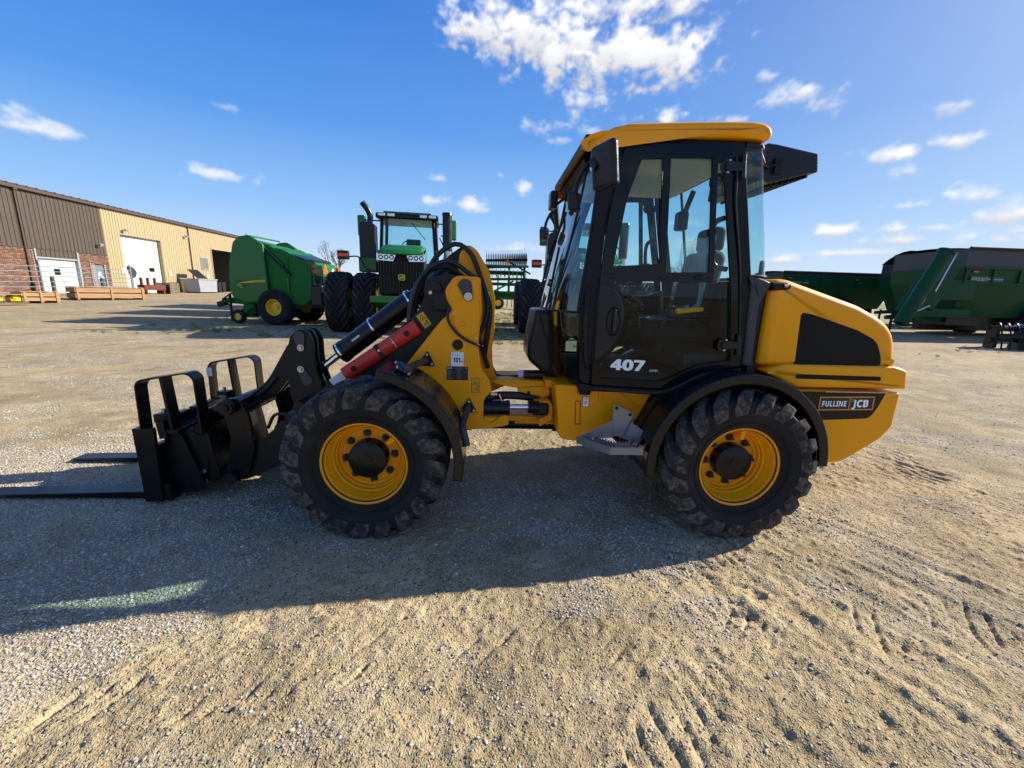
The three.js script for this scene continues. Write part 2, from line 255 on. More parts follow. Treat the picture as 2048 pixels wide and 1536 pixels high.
{
  const grid = (a, b, st, lim) => { const o = []; for (let v = a; v <= b; v += st) o.push(v); let s = st; while (o[o.length - 1] < lim) { s *= 1.13; o.push(o[o.length - 1] + s); } s = st; while (o[0] > -lim) { s *= 1.13; o.unshift(o[0] - s); } return Float64Array.from(o); };
  const xs = grid(-4.0, 4.0, 0.0115, 2500), zs = grid(-5.0, -0.8, 0.0115, 2500), nx = xs.length, nz = zs.length;
  const pos = new Float32Array(nx * nz * 3), col = new Float32Array(nx * nz * 3), uv = new Float32Array(nx * nz * 2), idx = new Uint32Array((nx - 1) * (nz - 1) * 6);
  for (let j = 0; j < nz; j++) for (let i = 0; i < nx; i++) {
    const x = xs[i], z = zs[j], k = j * nx + i;
    pos[k * 3] = x; pos[k * 3 + 1] = groundH(x, z) + fineH(x, z); pos[k * 3 + 2] = z;
    uv[k * 2] = x / 2.3; uv[k * 2 + 1] = z / 2.3;
    const d = Math.hypot(x, z), g = gravelMask(x, z), n = fbm(x * 0.35 + 60, z * 0.5, 4), n2 = fbm(x * 2.2, z * 3.1 + 20, 4);
    const br = 0.86 + 0.3 * (n - 0.5) + 0.42 * (n2 - 0.5);
    let r = mix(1.0, 0.92, g) * br, gg = mix(0.96, 0.93, g) * br, b = mix(0.9, 0.98, g) * br;
    const gs = ss(0.55, 0.68, fbm(x * 0.16 + 5, z * 0.3 + 9, 4)) * ss(-11, -13, z) * ss(-32, -24, z) * ss(-14, -9, x) * 0.4;   // thin weeds in the yard
    r = mix(r, 0.62, gs); gg = mix(gg, 0.78, gs); b = mix(b, 0.42, gs);
    if (z < -85 - 30 * fbm(x * 0.02, 3, 3) || x > 90 + 20 * fbm(z * 0.03, 8, 3)) { r = 0.5; gg = 0.52; b = 0.34; }          // stubble fields beyond the yard
    col[k * 3] = r; col[k * 3 + 1] = gg; col[k * 3 + 2] = b;
  }
  let q = 0;
  for (let j = 0; j < nz - 1; j++) for (let i = 0; i < nx - 1; i++) { const a = j * nx + i; idx[q++] = a; idx[q++] = a + nx; idx[q++] = a + 1; idx[q++] = a + 1; idx[q++] = a + nx; idx[q++] = a + nx + 1; }
  const g = new THREE.BufferGeometry();
  g.setAttribute('position', new THREE.BufferAttribute(pos, 3)); g.setAttribute('color', new THREE.BufferAttribute(col, 3)); g.setAttribute('uv', new THREE.BufferAttribute(uv, 2)); g.setIndex(new THREE.BufferAttribute(idx, 1)); g.computeVertexNormals();
  // packed dirt with grit: 2.3 m tile, about 1.1 mm a pixel
  const N = 2048, hgt = new Float32Array(N * N), cr = new Float32Array(N * N * 3);
  for (let j = 0; j < N; j++) for (let i = 0; i < N; i++) {
    const u = i / N, v = j / N, k = j * N + i;
    const a = fbm(u * 12, v * 12, 4, 12), b = vn(u * 420, v * 420, 420), c = vn(u * 900, v * 900, 900);
    hgt[k] = 0.3 + 0.16 * a + 0.1 * b + 0.08 * c;
    const br = 0.8 + 0.3 * a + 0.14 * (b - 0.5) + 0.14 * (c - 0.5), w = fbm(u * 30 + 3, v * 30, 3, 30);
    cr[k * 3] = mix(190, 204, w) * br; cr[k * 3 + 1] = mix(171, 188, w) * br; cr[k * 3 + 2] = mix(132, 154, w) * br;
  }
  const tones = [[196, 182, 156], [160, 152, 140], [216, 206, 186], [184, 162, 126], [128, 120, 112], [206, 186, 148], [150, 132, 108], [200, 178, 140]];
  for (let s = 0; s < 110000; s++) {
    const big = rnd() < 0.1, r0 = big ? rr(2.6, 5.5) : rr(1.0, 2.4), ax = r0 * rr(0.8, 1.4), ay = r0 * rr(0.6, 1), th = rnd() * 3.14, ct = Math.cos(th), st = Math.sin(th), cx = rnd() * N, cy = rnd() * N, t = tones[(rnd() * tones.length) | 0], lv = rr(0.8, 1.1), R = Math.ceil(Math.max(ax, ay));
    for (let y = -R; y <= R; y++) for (let x = -R; x <= R; x++) {
      const p = (x * ct + y * st) / ax, w = (-x * st + y * ct) / ay, d = p * p + w * w; if (d > 1) continue;
      const k = ((Math.round(cy + y) + N) % N) * N + ((Math.round(cx + x) + N) % N), e = Math.sqrt(1 - d), hh = 0.42 + 0.5 * e * r0 / 6.5;
      if (hh > hgt[k]) { hgt[k] = hh; cr[k * 3] = t[0] * lv; cr[k * 3 + 1] = t[1] * lv; cr[k * 3 + 2] = t[2] * lv; }
    }
  }
  const cmap = tex(N, N, (u, v) => { const k = (Math.round(v * N)) * N + Math.round(u * N); return [Math.min(255, cr[k * 3]), Math.min(255, cr[k * 3 + 1]), Math.min(255, cr[k * 3 + 2])]; }, true);
  const bmap = tex(N, N, (u, v) => hgt[Math.round(v * N) * N + Math.round(u * N)], false);
  const m = mesh('ground', g, mat(Lc(0.88, 0.87, 0.85), 0.95, 0, { map: cmap, bumpMap: bmap, bumpScale: 0.022, vertexColors: true, specularIntensity: 0.3 }), scene);
  m.userData.kind = 'structure';
}
{ // loose stones on the dirt
  const stone = (s) => { seed = s; const g = new THREE.IcosahedronGeometry(1, 1), p = g.attributes.position, cache = {}; for (let i = 0; i < p.count; i++) { const key = [p.getX(i), p.getY(i), p.getZ(i)].map(v => v.toFixed(3)).join(); const k = cache[key] ??= rr(0.78, 1.12); p.setXYZ(i, p.getX(i) * k * 1.2, p.getY(i) * k * 0.5, p.getZ(i) * k * 0.9); } const n = g; n.deleteAttribute('uv'); const nm = n.attributes.normal; for (let i = 0; i < p.count; i++) { const v = V(p.getX(i) / 1.44, p.getY(i) / 0.25, p.getZ(i) / 0.81).normalize(); nm.setXYZ(i, v.x, v.y, v.z); } return n; };
  const smooth = mat(Lc(1, 1, 1), 0.9);
  const tones = [[186, 176, 156], [166, 160, 150], [200, 192, 176], [178, 158, 126], [140, 134, 126], [188, 168, 136], [156, 140, 118], [204, 194, 174]].map(lin);
  for (let k = 0; k < 4; k++) {
    const g = stone(100 + k * 9); seed = 900 + k;
    const L = [], n0 = 105000;
    for (let i = 0; i < n0 * 5 && L.length < n0; i++) {
      const far = rnd() < 0.42, z = far ? rr(-15, -2.5) : rr(-5.2, 0.2), x = far ? rr(-16, 15) : rr(-5.4, 5.4), gm = gravelMask(x, z);
      if (!far && rnd() > ss(5.4, 3.8, Math.abs(x)) * ss(-5.2, -3.8, z)) continue;
      if (far && rnd() > ss(15, 10, Math.abs(x)) * ss(-15, -11, z)) continue;
      if (rnd() > (0.06 + 0.94 * gm * gm) * mix(1, 0.22, ss(0.9, 2.2, x + 0.3 * (z + 2)))) continue;
      const s = (0.0018 + 0.0045 * Math.pow(rnd(), 3) + (rnd() < 0.012 ? 0.005 : 0)) * (far ? 1.35 : 1);
      L.push([x, z, s]);
    }
    const im = new THREE.InstancedMesh(g, smooth, L.length), o = new THREE.Object3D(), c = new THREE.Color();
    L.forEach(([x, z, s], i) => { o.position.set(x, groundH(x, z) + fineH(x, z) + s * 0.18, z); o.rotation.set(rr(-0.4, 0.4), rnd() * 6.3, rr(-0.4, 0.4)); o.scale.setScalar(s); o.updateMatrix(); im.setMatrixAt(i, o.matrix); const t = tones[(rnd() * tones.length) | 0], b = rr(0.75, 1.15); im.setColorAt(i, c.setRGB(t[0] * b, t[1] * b, t[2] * b)); });
    im.name = numbered('gravel'); im.castShadow = im.receiveShadow = true; scene.add(im);
    tag(im, ['loose grey and tan gravel stones scattered over the dirt yard', 'loose rounded pebbles lying thick in the gravel patches', 'small sharp stones strewn through the dirt of the yard', 'mixed pale gravel stones bedded in the yard dirt'][k], 'gravel', 'loose gravel', 'stuff');
  }
}
{ // dry grass and weeds by the parked machines
  const bl = []; seed = 4242;
  for (let i = 0; i < 26; i++) { const a = rnd() * 6.28, r = rnd() * 0.06, h = rr(0.03, 0.11), le = rr(0.01, 0.06), w = 0.003; const x = Math.cos(a) * r, z = Math.sin(a) * r; bl.push(ruled([[[x - w, 0, z], [x + w, 0, z]], [[x - w * 0.8 + Math.cos(a) * le * 0.4, h * 0.6, z + Math.sin(a) * le * 0.4], [x + w * 0.8 + Math.cos(a) * le * 0.4, h * 0.6, z + Math.sin(a) * le * 0.4]], [[x + Math.cos(a) * le, h, z + Math.sin(a) * le], [x + Math.cos(a) * le + 0.001, h, z + Math.sin(a) * le]]])); }
  const L = [];
  for (let i = 0; i < 60000 && L.length < 5200; i++) { const z = -rr(12, 27), x = rr(-13, 9) + (rnd() < 0.08 ? 14 : 0); const gs = fbm(x * 0.16 + 5, z * 0.3 + 9, 4), q = fbm(x * 0.8, z * 0.8, 3); if (gs + q * 0.5 < rr(0.72, 0.92)) continue; L.push([x, z]); }
  const im = new THREE.InstancedMesh(mg(bl), mat(Lc(1, 1, 1), 0.9), L.length), o = new THREE.Object3D(), c = new THREE.Color();
  L.forEach(([x, z], i) => { o.position.set(x, groundH(x, z) - 0.01, z); o.rotation.set(0, rnd() * 6.3, 0); o.scale.setScalar(rr(0.5, 1.25)); o.updateMatrix(); im.setMatrixAt(i, o.matrix); const d = rnd(); c.setRGB(mix(0.10, 0.34, d), mix(0.15, 0.29, d), mix(0.03, 0.11, d)); im.setColorAt(i, c); });
  im.name = 'weeds'; im.castShadow = im.receiveShadow = true; scene.add(im); tag(im, 'short dry weeds and grass tufts around the parked machines', 'grass', null, 'stuff');
}
console.log('ground done');

// ---------------------------------------------------------------- workshop building, brown over brick then tan
{
  const B = thing('workshop_building', 'long metal workshop, brown over brick at one end and tan beyond', 'building', -32.07, 0.53, -38.88, 1.664);
  const brown = mat(S(76, 66, 55), 0.55, 0, { roughnessMap: smudge }), tan = mat(S(162, 146, 112), 0.55, 0, { roughnessMap: smudge }), trim = mat(S(70, 56, 46), 0.5), doorW = mat(S(186, 187, 184), 0.5, 0, { roughnessMap: smudge }), roofM = mat(S(96, 84, 74), 0.5, 0.2), inner = mat(Lc(0.06, 0.055, 0.05), 0.9), steelDoor = mat(S(98, 106, 116), 0.5), galvM = mat(S(150, 156, 162), 0.5, 0.3), conc = mat(S(150, 142, 130), 0.9, 0, { bumpMap: smudge, bumpScale: 0.01 });
  const E = 6.36;
  const panel = (w, h) => { const n = Math.max(1, Math.round(w / 0.3)), q = w / n, top = [], p = [[0, 0]]; for (let i = 0; i < n; i++) { const x = i * q; p.push([x + q * 0.12, 0], [x + q * 0.2, 0.035], [x + q * 0.34, 0.035], [x + q * 0.42, 0], [x + q - (i === n - 1 ? 0.006 : 0), 0]); } p.push([w - 0.006, -0.05], [0, -0.05], [0, 0]); return ruled([p.map(a => [a[0], h, a[1]]), p.map(a => [a[0], 0, a[1]])]).toNonIndexed(); };
  const wallRun = (s0, s1, y0, y1, m) => { const n = Math.max(1, Math.round((s1 - s0) / 0.9)), w = (s1 - s0) / n, g = panel(w, y1 - y0); g.computeVertexNormals(); const pg = prep(g); for (let i = 0; i < n; i++) { const o = mesh('wall_panel', pg, m, B); o.position.set(s0 + i * w, y0, 0); } };
  wallRun(-26, -5.62, 2.85, E, brown);
  wallRun(-5.60, -4.1, 0, E, tan); wallRun(-4.1, 0.35, 4.6, E, tan); wallRun(0.35, 7.7, 0, E, tan); wallRun(7.7, 13.2, 4.6, E, tan); wallRun(13.2, 26, 0, E, tan);
  // brick base, openings at the roller door and the entrance
  const bricks = [], open = [[-11.15, -8.15, 2.85], [-6.92, -6.0, 2.1]], pal = [];
  seed = 31;
  for (let c = 0; c < 38; c++) for (let s = -26 + (c % 2) * 0.11; s < -5.72; s += 0.22) { const y = c * 0.075; if (open.some(o => s + 0.2 > o[0] && s < o[1] && y < o[2])) continue; bricks.push([s, y]); }
  const bm = [S(112, 76, 58), S(94, 62, 48), S(130, 94, 74), S(82, 56, 46)].map(c => mat(c, 0.9)), sets = bm.map(() => []);
  for (const [s, y] of bricks) { const g = new THREE.BoxGeometry(0.2, 0.055, 0.03); g.translate(s + 0.1, y + 0.035, 0.012 + rnd() * 0.004); sets[(rnd() * 4) | 0].push(g); }
  sets.forEach((g, i) => { const m = part('brick_courses', g, bm[i], B); m.userData.kind = 'stuff'; });
  part('mortar_wall', [box(-18.58, 1.425, -0.08, 14.84, 2.85, 0.16), box(-7.54, 1.425, -0.08, 1.22, 2.85, 0.16), box(-5.86, 1.425, -0.08, 0.28, 2.85, 0.16), box(-6.46, 2.48, -0.08, 0.92, 0.74, 0.16)], mat(S(160, 142, 126), 0.95), B);
  part('sill_trim', [box(-18.6, 2.845, 0.03, 14.85, 0.05, 0.09), box(-6.87, 2.845, 0.03, 2.5, 0.05, 0.09)], trim, B);
  // roller door in the brick
  const d1 = sub('overhead_door', B, -9.65, 0, -0.14);
  for (let i = 0; i < 4; i++) part('door_section', box(0, 0.285 + i * 0.57, 0, 2.9, 0.56, 0.05, 0.012), doorW, d1);
  part('window', box(-0.05, 1.42, 0.03, 0.42, 0.4, 0.02), M.mesh, d1); part('handle', box(0.3, 0.8, 0.04, 0.12, 0.05, 0.04), M.black, d1);
  wallRun(-11.05, -8.25, 2.32, 2.83, brown);
  part('door_jamb', [box(-11.12, 1.42, -0.02, 0.1, 2.84, 0.2), box(-8.18, 1.42, -0.02, 0.1, 2.84, 0.2), box(-9.65, 2.29, 0, 2.84, 0.09, 0.12)], galvM, B);
  const d3 = sub('entrance_door', B, -6.46, 0, -0.1); part('door_leaf', box(0, 1.04, 0, 0.86, 2.06, 0.05), steelDoor, d3); part('notice', [box(0.02, 1.42, 0.03, 0.26, 0.28, 0.01), box(0.2, 1.1, 0.03, 0.2, 0.2, 0.01), box(-0.12, 1.12, 0.03, 0.12, 0.14, 0.01)], M.white, d3); part('handle', box(0.34, 0.95, 0.04, 0.1, 0.04, 0.05), M.steel, d3);
  part('door_frame', [box(-6.9, 1.05, -0.05, 0.04, 2.1, 0.14), box(-6.02, 1.05, -0.05, 0.04, 2.1, 0.14)], galvM, B);
  // tall roller door in the tan wall
  const d2 = sub('tall_overhead_door', B, -1.875, 0, -0.32);
  for (let i = 0; i < 8; i++) part('door_section', box(0, 0.285 + i * 0.57, 0, 4.4, 0.56, 0.06, 0.01), doorW, d2);
  for (const x of [-1.35, 1.1]) part('window', box(x, 1.98, 0.035, 0.6, 0.34, 0.02), M.mesh, d2);
  part('door_reveal', [box(-4.09, 2.3, -0.16, 0.04, 4.6, 0.34), box(0.34, 2.3, -0.16, 0.04, 4.6, 0.34), box(-1.875, 4.59, -0.16, 4.4, 0.04, 0.34)], tan, B);
  // open bay
  part('bay_interior', [box(10.45, 2.3, -9, 5.5, 4.6, 0.1), box(7.6, 2.3, -4.6, 0.1, 4.6, 8.8), box(13.3, 2.3, -4.6, 0.1, 4.6, 8.8), box(10.45, 4.68, -4.6, 5.5, 0.08, 8.8)], inner, B);
  part('bay_frame', [box(7.68, 2.3, 0.01, 0.08, 4.6, 0.1), box(10.45, 4.6, 0.01, 5.5, 0.08, 0.1)], tan, B);
  const vent = sub('louvre_vent', B, 6.25, 2.95, 0.05); part('frame', plate([[-0.58, -0.62], [0.58, -0.62], [0.58, 0.62], [-0.58, 0.62]], 0, 0.05, { holes: [[[-0.52, -0.56], [0.52, -0.56], [0.52, 0.56], [-0.52, 0.56]]] }), galvM, vent);
  for (let i = 0; i < 9; i++) part('louvre', box(0, -0.48 + i * 0.12, 0.02, 1.04, 0.11, 0.012, 0, [0.6, 0, 0]), galvM, vent);
  // eave, gutter, roof, downpipes
  part('gutter', [box(0, E + 0.06, 0.14, 52, 0.2, 0.2, 0.02)], trim, B); part('fascia', box(0, E + 0.2, 0.03, 52, 0.1, 0.08), trim, B);
  const roof = ruled([[[-26, E + 0.2, 0.12], [26, E + 0.2, 0.12]], [[-26, E + 1.6, -12], [26, E + 1.6, -12]], [[-26, E + 0.2, -24], [26, E + 0.2, -24]]]);
  const rf = part('roof', roof, roofM, B); const ribs = []; for (let s = -25.8; s < 26; s += 0.6) ribs.push(cyl([s, E + 0.23, 0.14], [s, E + 1.63, -12], 0.035, 0.035, 5)); part('standing_seams', ribs, roofM, rf);
  for (const s of [-11.68, 4.2]) part('downpipe', [box(s, E / 2 - 0.1, 0.09, 0.11, E - 0.1, 0.09, 0.02), box(s, E - 0.02, 0.12, 0.24, 0.22, 0.2, 0.02)], trim, B);
  part('rear_wall', [box(0, E / 2, -24, 52, E, 0.1), box(-26, E / 2, -12, 0.1, E, 24), box(26, E / 2, -12, 0.1, E, 24)], tan, B);
  for (const [s, y] of [[-6.35, 3.55], [-3.75, 4.95], [3.6, 5.35]]) { const l = sub('wall_floodlight', B, s, y, 0.12); part('bracket', cyl([0, 0, -0.12], [0, 0, 0.1], 0.03), galvM, l); part('housing', box(0.02, -0.02, 0.16, 0.28, 0.18, 0.16, 0.02, [0.5, 0, 0]), galvM, l); }
  for (const [s, y] of [[-3.6, 1.75], [1.0, 1.75], [6.6, 1.75]]) part('bay_number_sign', box(s + (s < 0 ? -0.75 : 0), y, 0.05, 0.32, 0.4, 0.02), M.white, B);
  part('concrete_apron', box(-3, -0.11, 0.9, 34, 0.22, 1.9), conc, B);
}
// bollards by the tall door and roller door
const bw = (s, out) => [-32.07 - 0.093 * s + 0.9957 * out, -38.88 - 0.9957 * s - 0.093 * out];   // wall metres -> yard
const bollMat = mat(S(196, 158, 40), 0.6), bollDark = mat(S(60, 62, 66), 0.6);
[[-11.5, bollDark, 'dark bollard beside the brick wall roller door frame'], [-7.8, bollDark, 'dark bollard between the brick roller door and grey entrance'], [0.95, bollMat, 'yellow bollard at the edge of the tall white door']].forEach(([s, m, l]) => { const [x, z] = bw(s, 1.1); solo('bollard', [cyl([0, 0, 0], [0, 1.05, 0], 0.11, 0.11, 14), cyl([0, 1.05, 0], [0, 1.12, 0], 0.11, 0.05, 14)], m, l, 'bollard', null, [x, groundH(x, z) + 0.0, z]); });
// pipe corral fence before the brick end
{
  const m = mat(S(124, 130, 138), 0.5, 0.3), posts = [[-20.9, 2.4], [-13.2, 5.4], [-10.6, 5.6], [-8.0, 5.6]].map(([s, o]) => bw(s, o));
  const pts = [bw(-19.5, 4.6), bw(-16.2, 4.8), bw(-13.3, 5.0), bw(-10.6, 5.2), bw(-7.8, 3.2)];
  const F = thing('pipe_fence', 'grey pipe corral fence in front of the brick wall', 'fence', 0, 0, 0);
  for (let i = 0; i < pts.length; i++) { const [x, z] = pts[i], y = groundH(x, z); part('post', cyl([x, y - 0.1, z], [x, y + 2.0, z], 0.05, 0.05, 10), m, F); if (!i) continue; const [px, pz] = pts[i - 1], py = groundH(px, pz); for (let k = 0; k < 6; k++) part('rail', cyl([px, py + 0.3 + k * 0.27, pz], [x, y + 0.3 + k * 0.27, z], 0.022, 0.022, 8), m, F); }
  const g = mat(S(92, 96, 104), 0.5, 0.3), [gx, gz] = bw(-12.1, 5.3), gy = groundH(gx, gz);
  const st = thing('stop_sign_back', 'dark octagonal sign back on the pipe fence', 'sign', ...(([x, z]) => [x, groundH(x, z) + 1.5, z])(bw(-10.1, 4.95)), 1.664);
  part('sign_face', plate(circ(0, 0, 0.36, 8), 0, 0.02), mat(Lc(0.02, 0.02, 0.024), 0.6), st); part('bracket', box(0, -0.1, -0.03, 0.05, 0.5, 0.05), g, st);
}
// crates, pallets and bins in the yard
function crate(x, z, turn, w, h, d, label, cat, rows) {
  const y = groundH(x, z), C = thing('timber_crate', label, cat, x, y, z, turn), bh = (h - 0.1) / rows - 0.05;
  for (let r = 0; r < rows; r++) { const yy = 0.1 + bh / 2 + r * (bh + 0.05); part('slat', box(0, yy, d / 2, w, bh, 0.025), M.wood, C); part('slat', box(0, yy, -d / 2, w, bh, 0.025), M.wood, C); part('slat', box(w / 2 - 0.012, yy, 0, 0.025, bh, d - 0.03), M.wood, C); part('slat', box(-w / 2 + 0.012, yy, 0, 0.025, bh, d - 0.03), M.wood, C); }
  for (const i of [-1, 0, 1]) part('batten', box(i * (w / 2 - 0.1), h / 2, d / 2 + 0.026, 0.09, h - 0.02, 0.025), M.wood, C);
  for (let i = 0; i < 5; i++) part('lid_board', box(0, h, -d / 2 + d * (i + 0.5) / 5, w, 0.024, d / 5 - 0.01), M.wood, C);
  for (const i of [-1, 0, 1]) part('skid', box(i * (w / 2 - 0.12), 0.05, 0, 0.1, 0.1, d), M.woodOld, C);
  part('load', box(0, h / 2 + 0.04, 0, w - 0.2, h - 0.16, d - 0.2), M.greenDark, C);
}
crate(-23.0, -23.9, 1.1, 3.0, 0.68, 1.15, 'long slatted timber crate in front of the pipe fence', 'crate', 2);
crate(-22.9, -20.2, 1.2, 1.3, 0.52, 1.0, 'small square timber crate beside a pallet of yellow parts', 'crate', 2);
function pallet(x, z, turn, label, group, dy = 0) { const P = thing('pallet', label, 'pallet', x, groundH(x, z) + dy, z, turn, group); for (let i = 0; i < 7; i++) part('deck_board', box(-0.5 + i * 0.167, 0.135, 0, 0.1, 0.02, 1.1), M.woodOld, P); for (const i of [-0.5, 0, 0.5]) part('stringer', box(0, 0.065, i, 1.1, 0.12, 0.06), M.woodOld, P); return P; }
pallet(-22.5, -18.6, 1.2, 'weathered pallet on the dirt carrying yellow parts');
{ const Y = thing('yellow_parts', 'yellow metal parts lying on a weathered pallet', 'parts', -22.5, groundH(-22.5, -18.6) + 0.15, -18.6, 1.2); for (const i of [-0.3, 0.25]) part('casting', [box(i, 0.12, 0, 0.34, 0.22, 0.5, 0.05), cyl([i, 0.2, -0.3], [i, 0.2, 0.3], 0.1, 0.1, 12)], M.deereYellow, Y); part('lid_board', box(0, 0.31, 0, 1.1, 0.03, 0.9), M.wood, Y); }
solo('plywood_panel', box(0, 0.6, 0, 1.3, 1.2, 0.12, 0.01), M.woodOld, 'grey weathered plywood box end standing by the pallet', 'panel', null, [-23.4, groundH(-23.4, -17.9), -17.9], 1.3);
{ const [x, z] = bw(2.3, 1.7), D = thing('dumpster', 'grey steel dumpster with its lid propped open', 'dumpster', x, groundH(x, z), z, 1.664), g = mat(S(136, 138, 146), 0.6, 0.1); part('body', plate([[-1.3, 0.1], [1.3, 0.1], [1.45, 1.3], [-1.45, 1.3]], -0.8, 0.8), g, D); part('lid', box(0.5, 1.75, -0.35, 1.5, 0.05, 1.3, 0, [0.75, 0, 0]), M.plastic, D); part('rim', [box(0, 1.3, 0.82, 2.95, 0.1, 0.08), box(0, 1.3, -0.82, 2.95, 0.1, 0.08)], g, D); for (const i of [-1, 1]) part('foot', box(i, 0.05, 0, 0.12, 0.12, 1.4), M.black, D); }
[4.3, 5.05, 5.8].forEach((s, i) => { const [x, z] = bw(s, 1.7), D = thing('wheelie_bin', ['black wheeled bin right against the grey dumpster', 'black wheeled bin in the middle of the row by the dumpster', 'black wheeled bin at the row end away from the dumpster'][i], 'bin', x, groundH(x, z), z, 1.664, 'black bins beside the dumpster'); part('body', plate([[-0.26, 0.06], [0.26, 0.06], [0.32, 1.0], [-0.32, 1.0]], -0.3, 0.3, { b: 0.02 }), M.plastic, D); part('lid', box(0, 1.05, 0, 0.68, 0.09, 0.68, 0.03), M.plastic, D); for (const k of [-1, 1]) part('wheel', cyl([k * 0.22, 0.1, -0.36], [k * 0.28, 0.1, -0.36], 0.1), M.rubberSeal, D); });
{ const [x, z] = bw(-6.3, 3.4), R = thing('red_implement', 'dark red steel frame standing by the tall white door', 'implement', x, groundH(x, z), z, 1.664), m = mat(S(92, 34, 24), 0.7); part('beam', [box(0, 0.5, 0, 2.2, 0.4, 0.5)], m, R); for (const i of [-1, -0.35, 0.35]) part('upright', box(i, 0.85, 0, 0.14, 0.75, 0.14), m, R); for (const i of [-0.9, 0.9]) part('leg', box(i, 0.18, 0, 0.14, 0.36, 0.5), m, R); }
['lowest pallet of the stack by the red steel frame', 'second pallet from the ground in the stack by the red frame', 'third pallet from the ground in the stack by the red frame', 'fourth pallet from the ground in the stack by the red frame', 'pallet just under the top one in the stack by the red frame', 'topmost pallet of the stack by the red steel frame'].forEach((l, i) => { const [x, z] = bw(-4.3, 3.2); pallet(x, z, 1.664, l, 'pallets stacked by the red frame', i * 0.148); });
console.log('building done');
// ---------------------------------------------------------------- wheels
function lug(path, w, rb) {                          // path: [angle, along, radius at foot, height, half width in radians at top]
  const P = (t, a, r) => [Math.cos(t) * r, Math.sin(t) * r, a], rows = [];
  for (const [t, a, r, h, hw] of path) rows.push([P(t - hw * 1.45, a, r - 0.01), P(t - hw, a, r + h), P(t + hw, a, r + h), P(t + hw * 1.45, a, r - 0.01)]);
  const f = rows[0], l = rows[rows.length - 1], tri = (a, b, c) => [a, b, c], pos = [];
  for (let i = 0; i < rows.length - 1; i++) for (let j = 0; j < 3; j++) { const a = rows[i][j], b = rows[i][j + 1], c = rows[i + 1][j], d = rows[i + 1][j + 1]; pos.push(a, b, c, b, d, c); }
  pos.push(f[0], f[2], f[1], f[0], f[3], f[2], l[0], l[1], l[2], l[0], l[2], l[3]);
  const g = new THREE.BufferGeometry(); g.setAttribute('position', new THREE.Float32BufferAttribute(pos.flat(), 3)); g.computeVertexNormals(); return g;
}
function wheelOf(parent, o) {                        // axis along z, outer face towards +z
  const { R, w, rim, n, lh, name = 'wheel', tyreM, treadM, rimM, deep, hub = [], nuts = 8, slim } = o, h = w / 2, rc = R - lh, W = sub(name, parent);
  part('tyre', lathe([[rim * 0.96, -h * 0.7], [rim * 1.04, -h * 0.76], [mix(rim, rc, 0.45), -h * 0.99], [mix(rim, rc, 0.72), -h], [rc * 0.955, -h * 0.94], [rc * 0.985, -h * 0.8], [rc * 0.998, -h * 0.4], [rc, 0], [rc * 0.998, h * 0.4], [rc * 0.985, h * 0.8], [rc * 0.955, h * 0.94], [mix(rim, rc, 0.72), h], [mix(rim, rc, 0.45), h * 0.99], [rim * 1.04, h * 0.76], [rim * 0.96, h * 0.7]], slim ? 36 : 72), tyreM, W);
  const lugs = [], k = 2 * Math.PI / n, sw = o.sweep ?? 1.25, hw = o.lw ?? 0.17;
  for (let i = 0; i < n; i++) for (const sd of [-1, 1]) {
    const t0 = (i + (sd > 0 ? 0.5 : 0)) * k, H = (q) => k * hw * q;
    lugs.push(lug([[t0, -sd * h * 0.04, rc * 0.998, lh * 0.95, H(0.75)], [t0 + k * sw * 0.3, sd * h * 0.3, rc * 0.998, lh, H(0.85)], [t0 + k * sw * 0.62, sd * h * 0.66, rc * 0.99, lh, H(1)], [t0 + k * sw * 0.88, sd * h * 0.93, rc * 0.96, lh * 0.95, H(1.25)], [t0 + k * sw * 0.97, sd * h * 1.005, rc * 0.93, lh * 0.35, H(1.3)], [t0 + k * sw * 1.04, sd * h * 1.01, rc * 0.82, 0.0, H(1.15)]]));
  }
  if (lh > 0.006) part('tread_lugs', lugs, treadM, W);
  return W;
}
// ---------------------------------------------------------------- decals
function decal(name, w, h, x, y, z, draw, pw, ph, parent, rot = 0, m = {}) {
  const g = new THREE.PlaneGeometry(w, h); g.rotateZ(rot); g.translate(x, y, z);
  return mesh(name, g, mat(Lc(1, 1, 1), 0.45, 0, { map: canvasTex(pw, ph, draw), ...m }), parent);
}
const txt = (c, s, x, y, px, col, o = {}) => { c.fillStyle = col; c.font = (o.w || 'bold') + ' ' + px + 'px ' + (o.f || 'sans-serif'); c.textAlign = o.al || 'left'; c.textBaseline = 'alphabetic'; c.save(); c.translate(x, y); c.scale(o.sx || 1, 1); if (o.sk) c.transform(1, 0, o.sk, 1, 0, 0); c.fillText(s, 0, 0); if (o.th) { c.strokeStyle = col; c.lineWidth = o.th; c.lineJoin = 'round'; c.strokeText(s, 0, 0); } c.restore(); };
const deerBadge = (c, w, h) => { c.fillStyle = '#14351a'; c.fillRect(0, 0, w, h); c.fillStyle = '#d8d020'; c.beginPath(); c.roundRect(w * 0.04, h * 0.04, w * 0.92, h * 0.92, w * 0.2); c.fill(); c.fillStyle = '#1d3a1c'; c.beginPath(); c.roundRect(w * 0.13, h * 0.13, w * 0.74, h * 0.74, w * 0.12); c.fill(); c.fillStyle = '#d8d020'; c.beginPath();[[0.2, 0.52], [0.4, 0.42], [0.6, 0.4], [0.66, 0.28], [0.6, 0.2], [0.68, 0.24], [0.72, 0.18], [0.76, 0.3], [0.82, 0.36], [0.74, 0.4], [0.72, 0.54], [0.82, 0.6], [0.7, 0.62], [0.5, 0.58], [0.36, 0.62], [0.26, 0.76], [0.2, 0.74], [0.28, 0.6]].forEach(([x, y], i) => i ? c.lineTo(x * w, y * h) : c.moveTo(x * w, y * h)); c.fill(); };
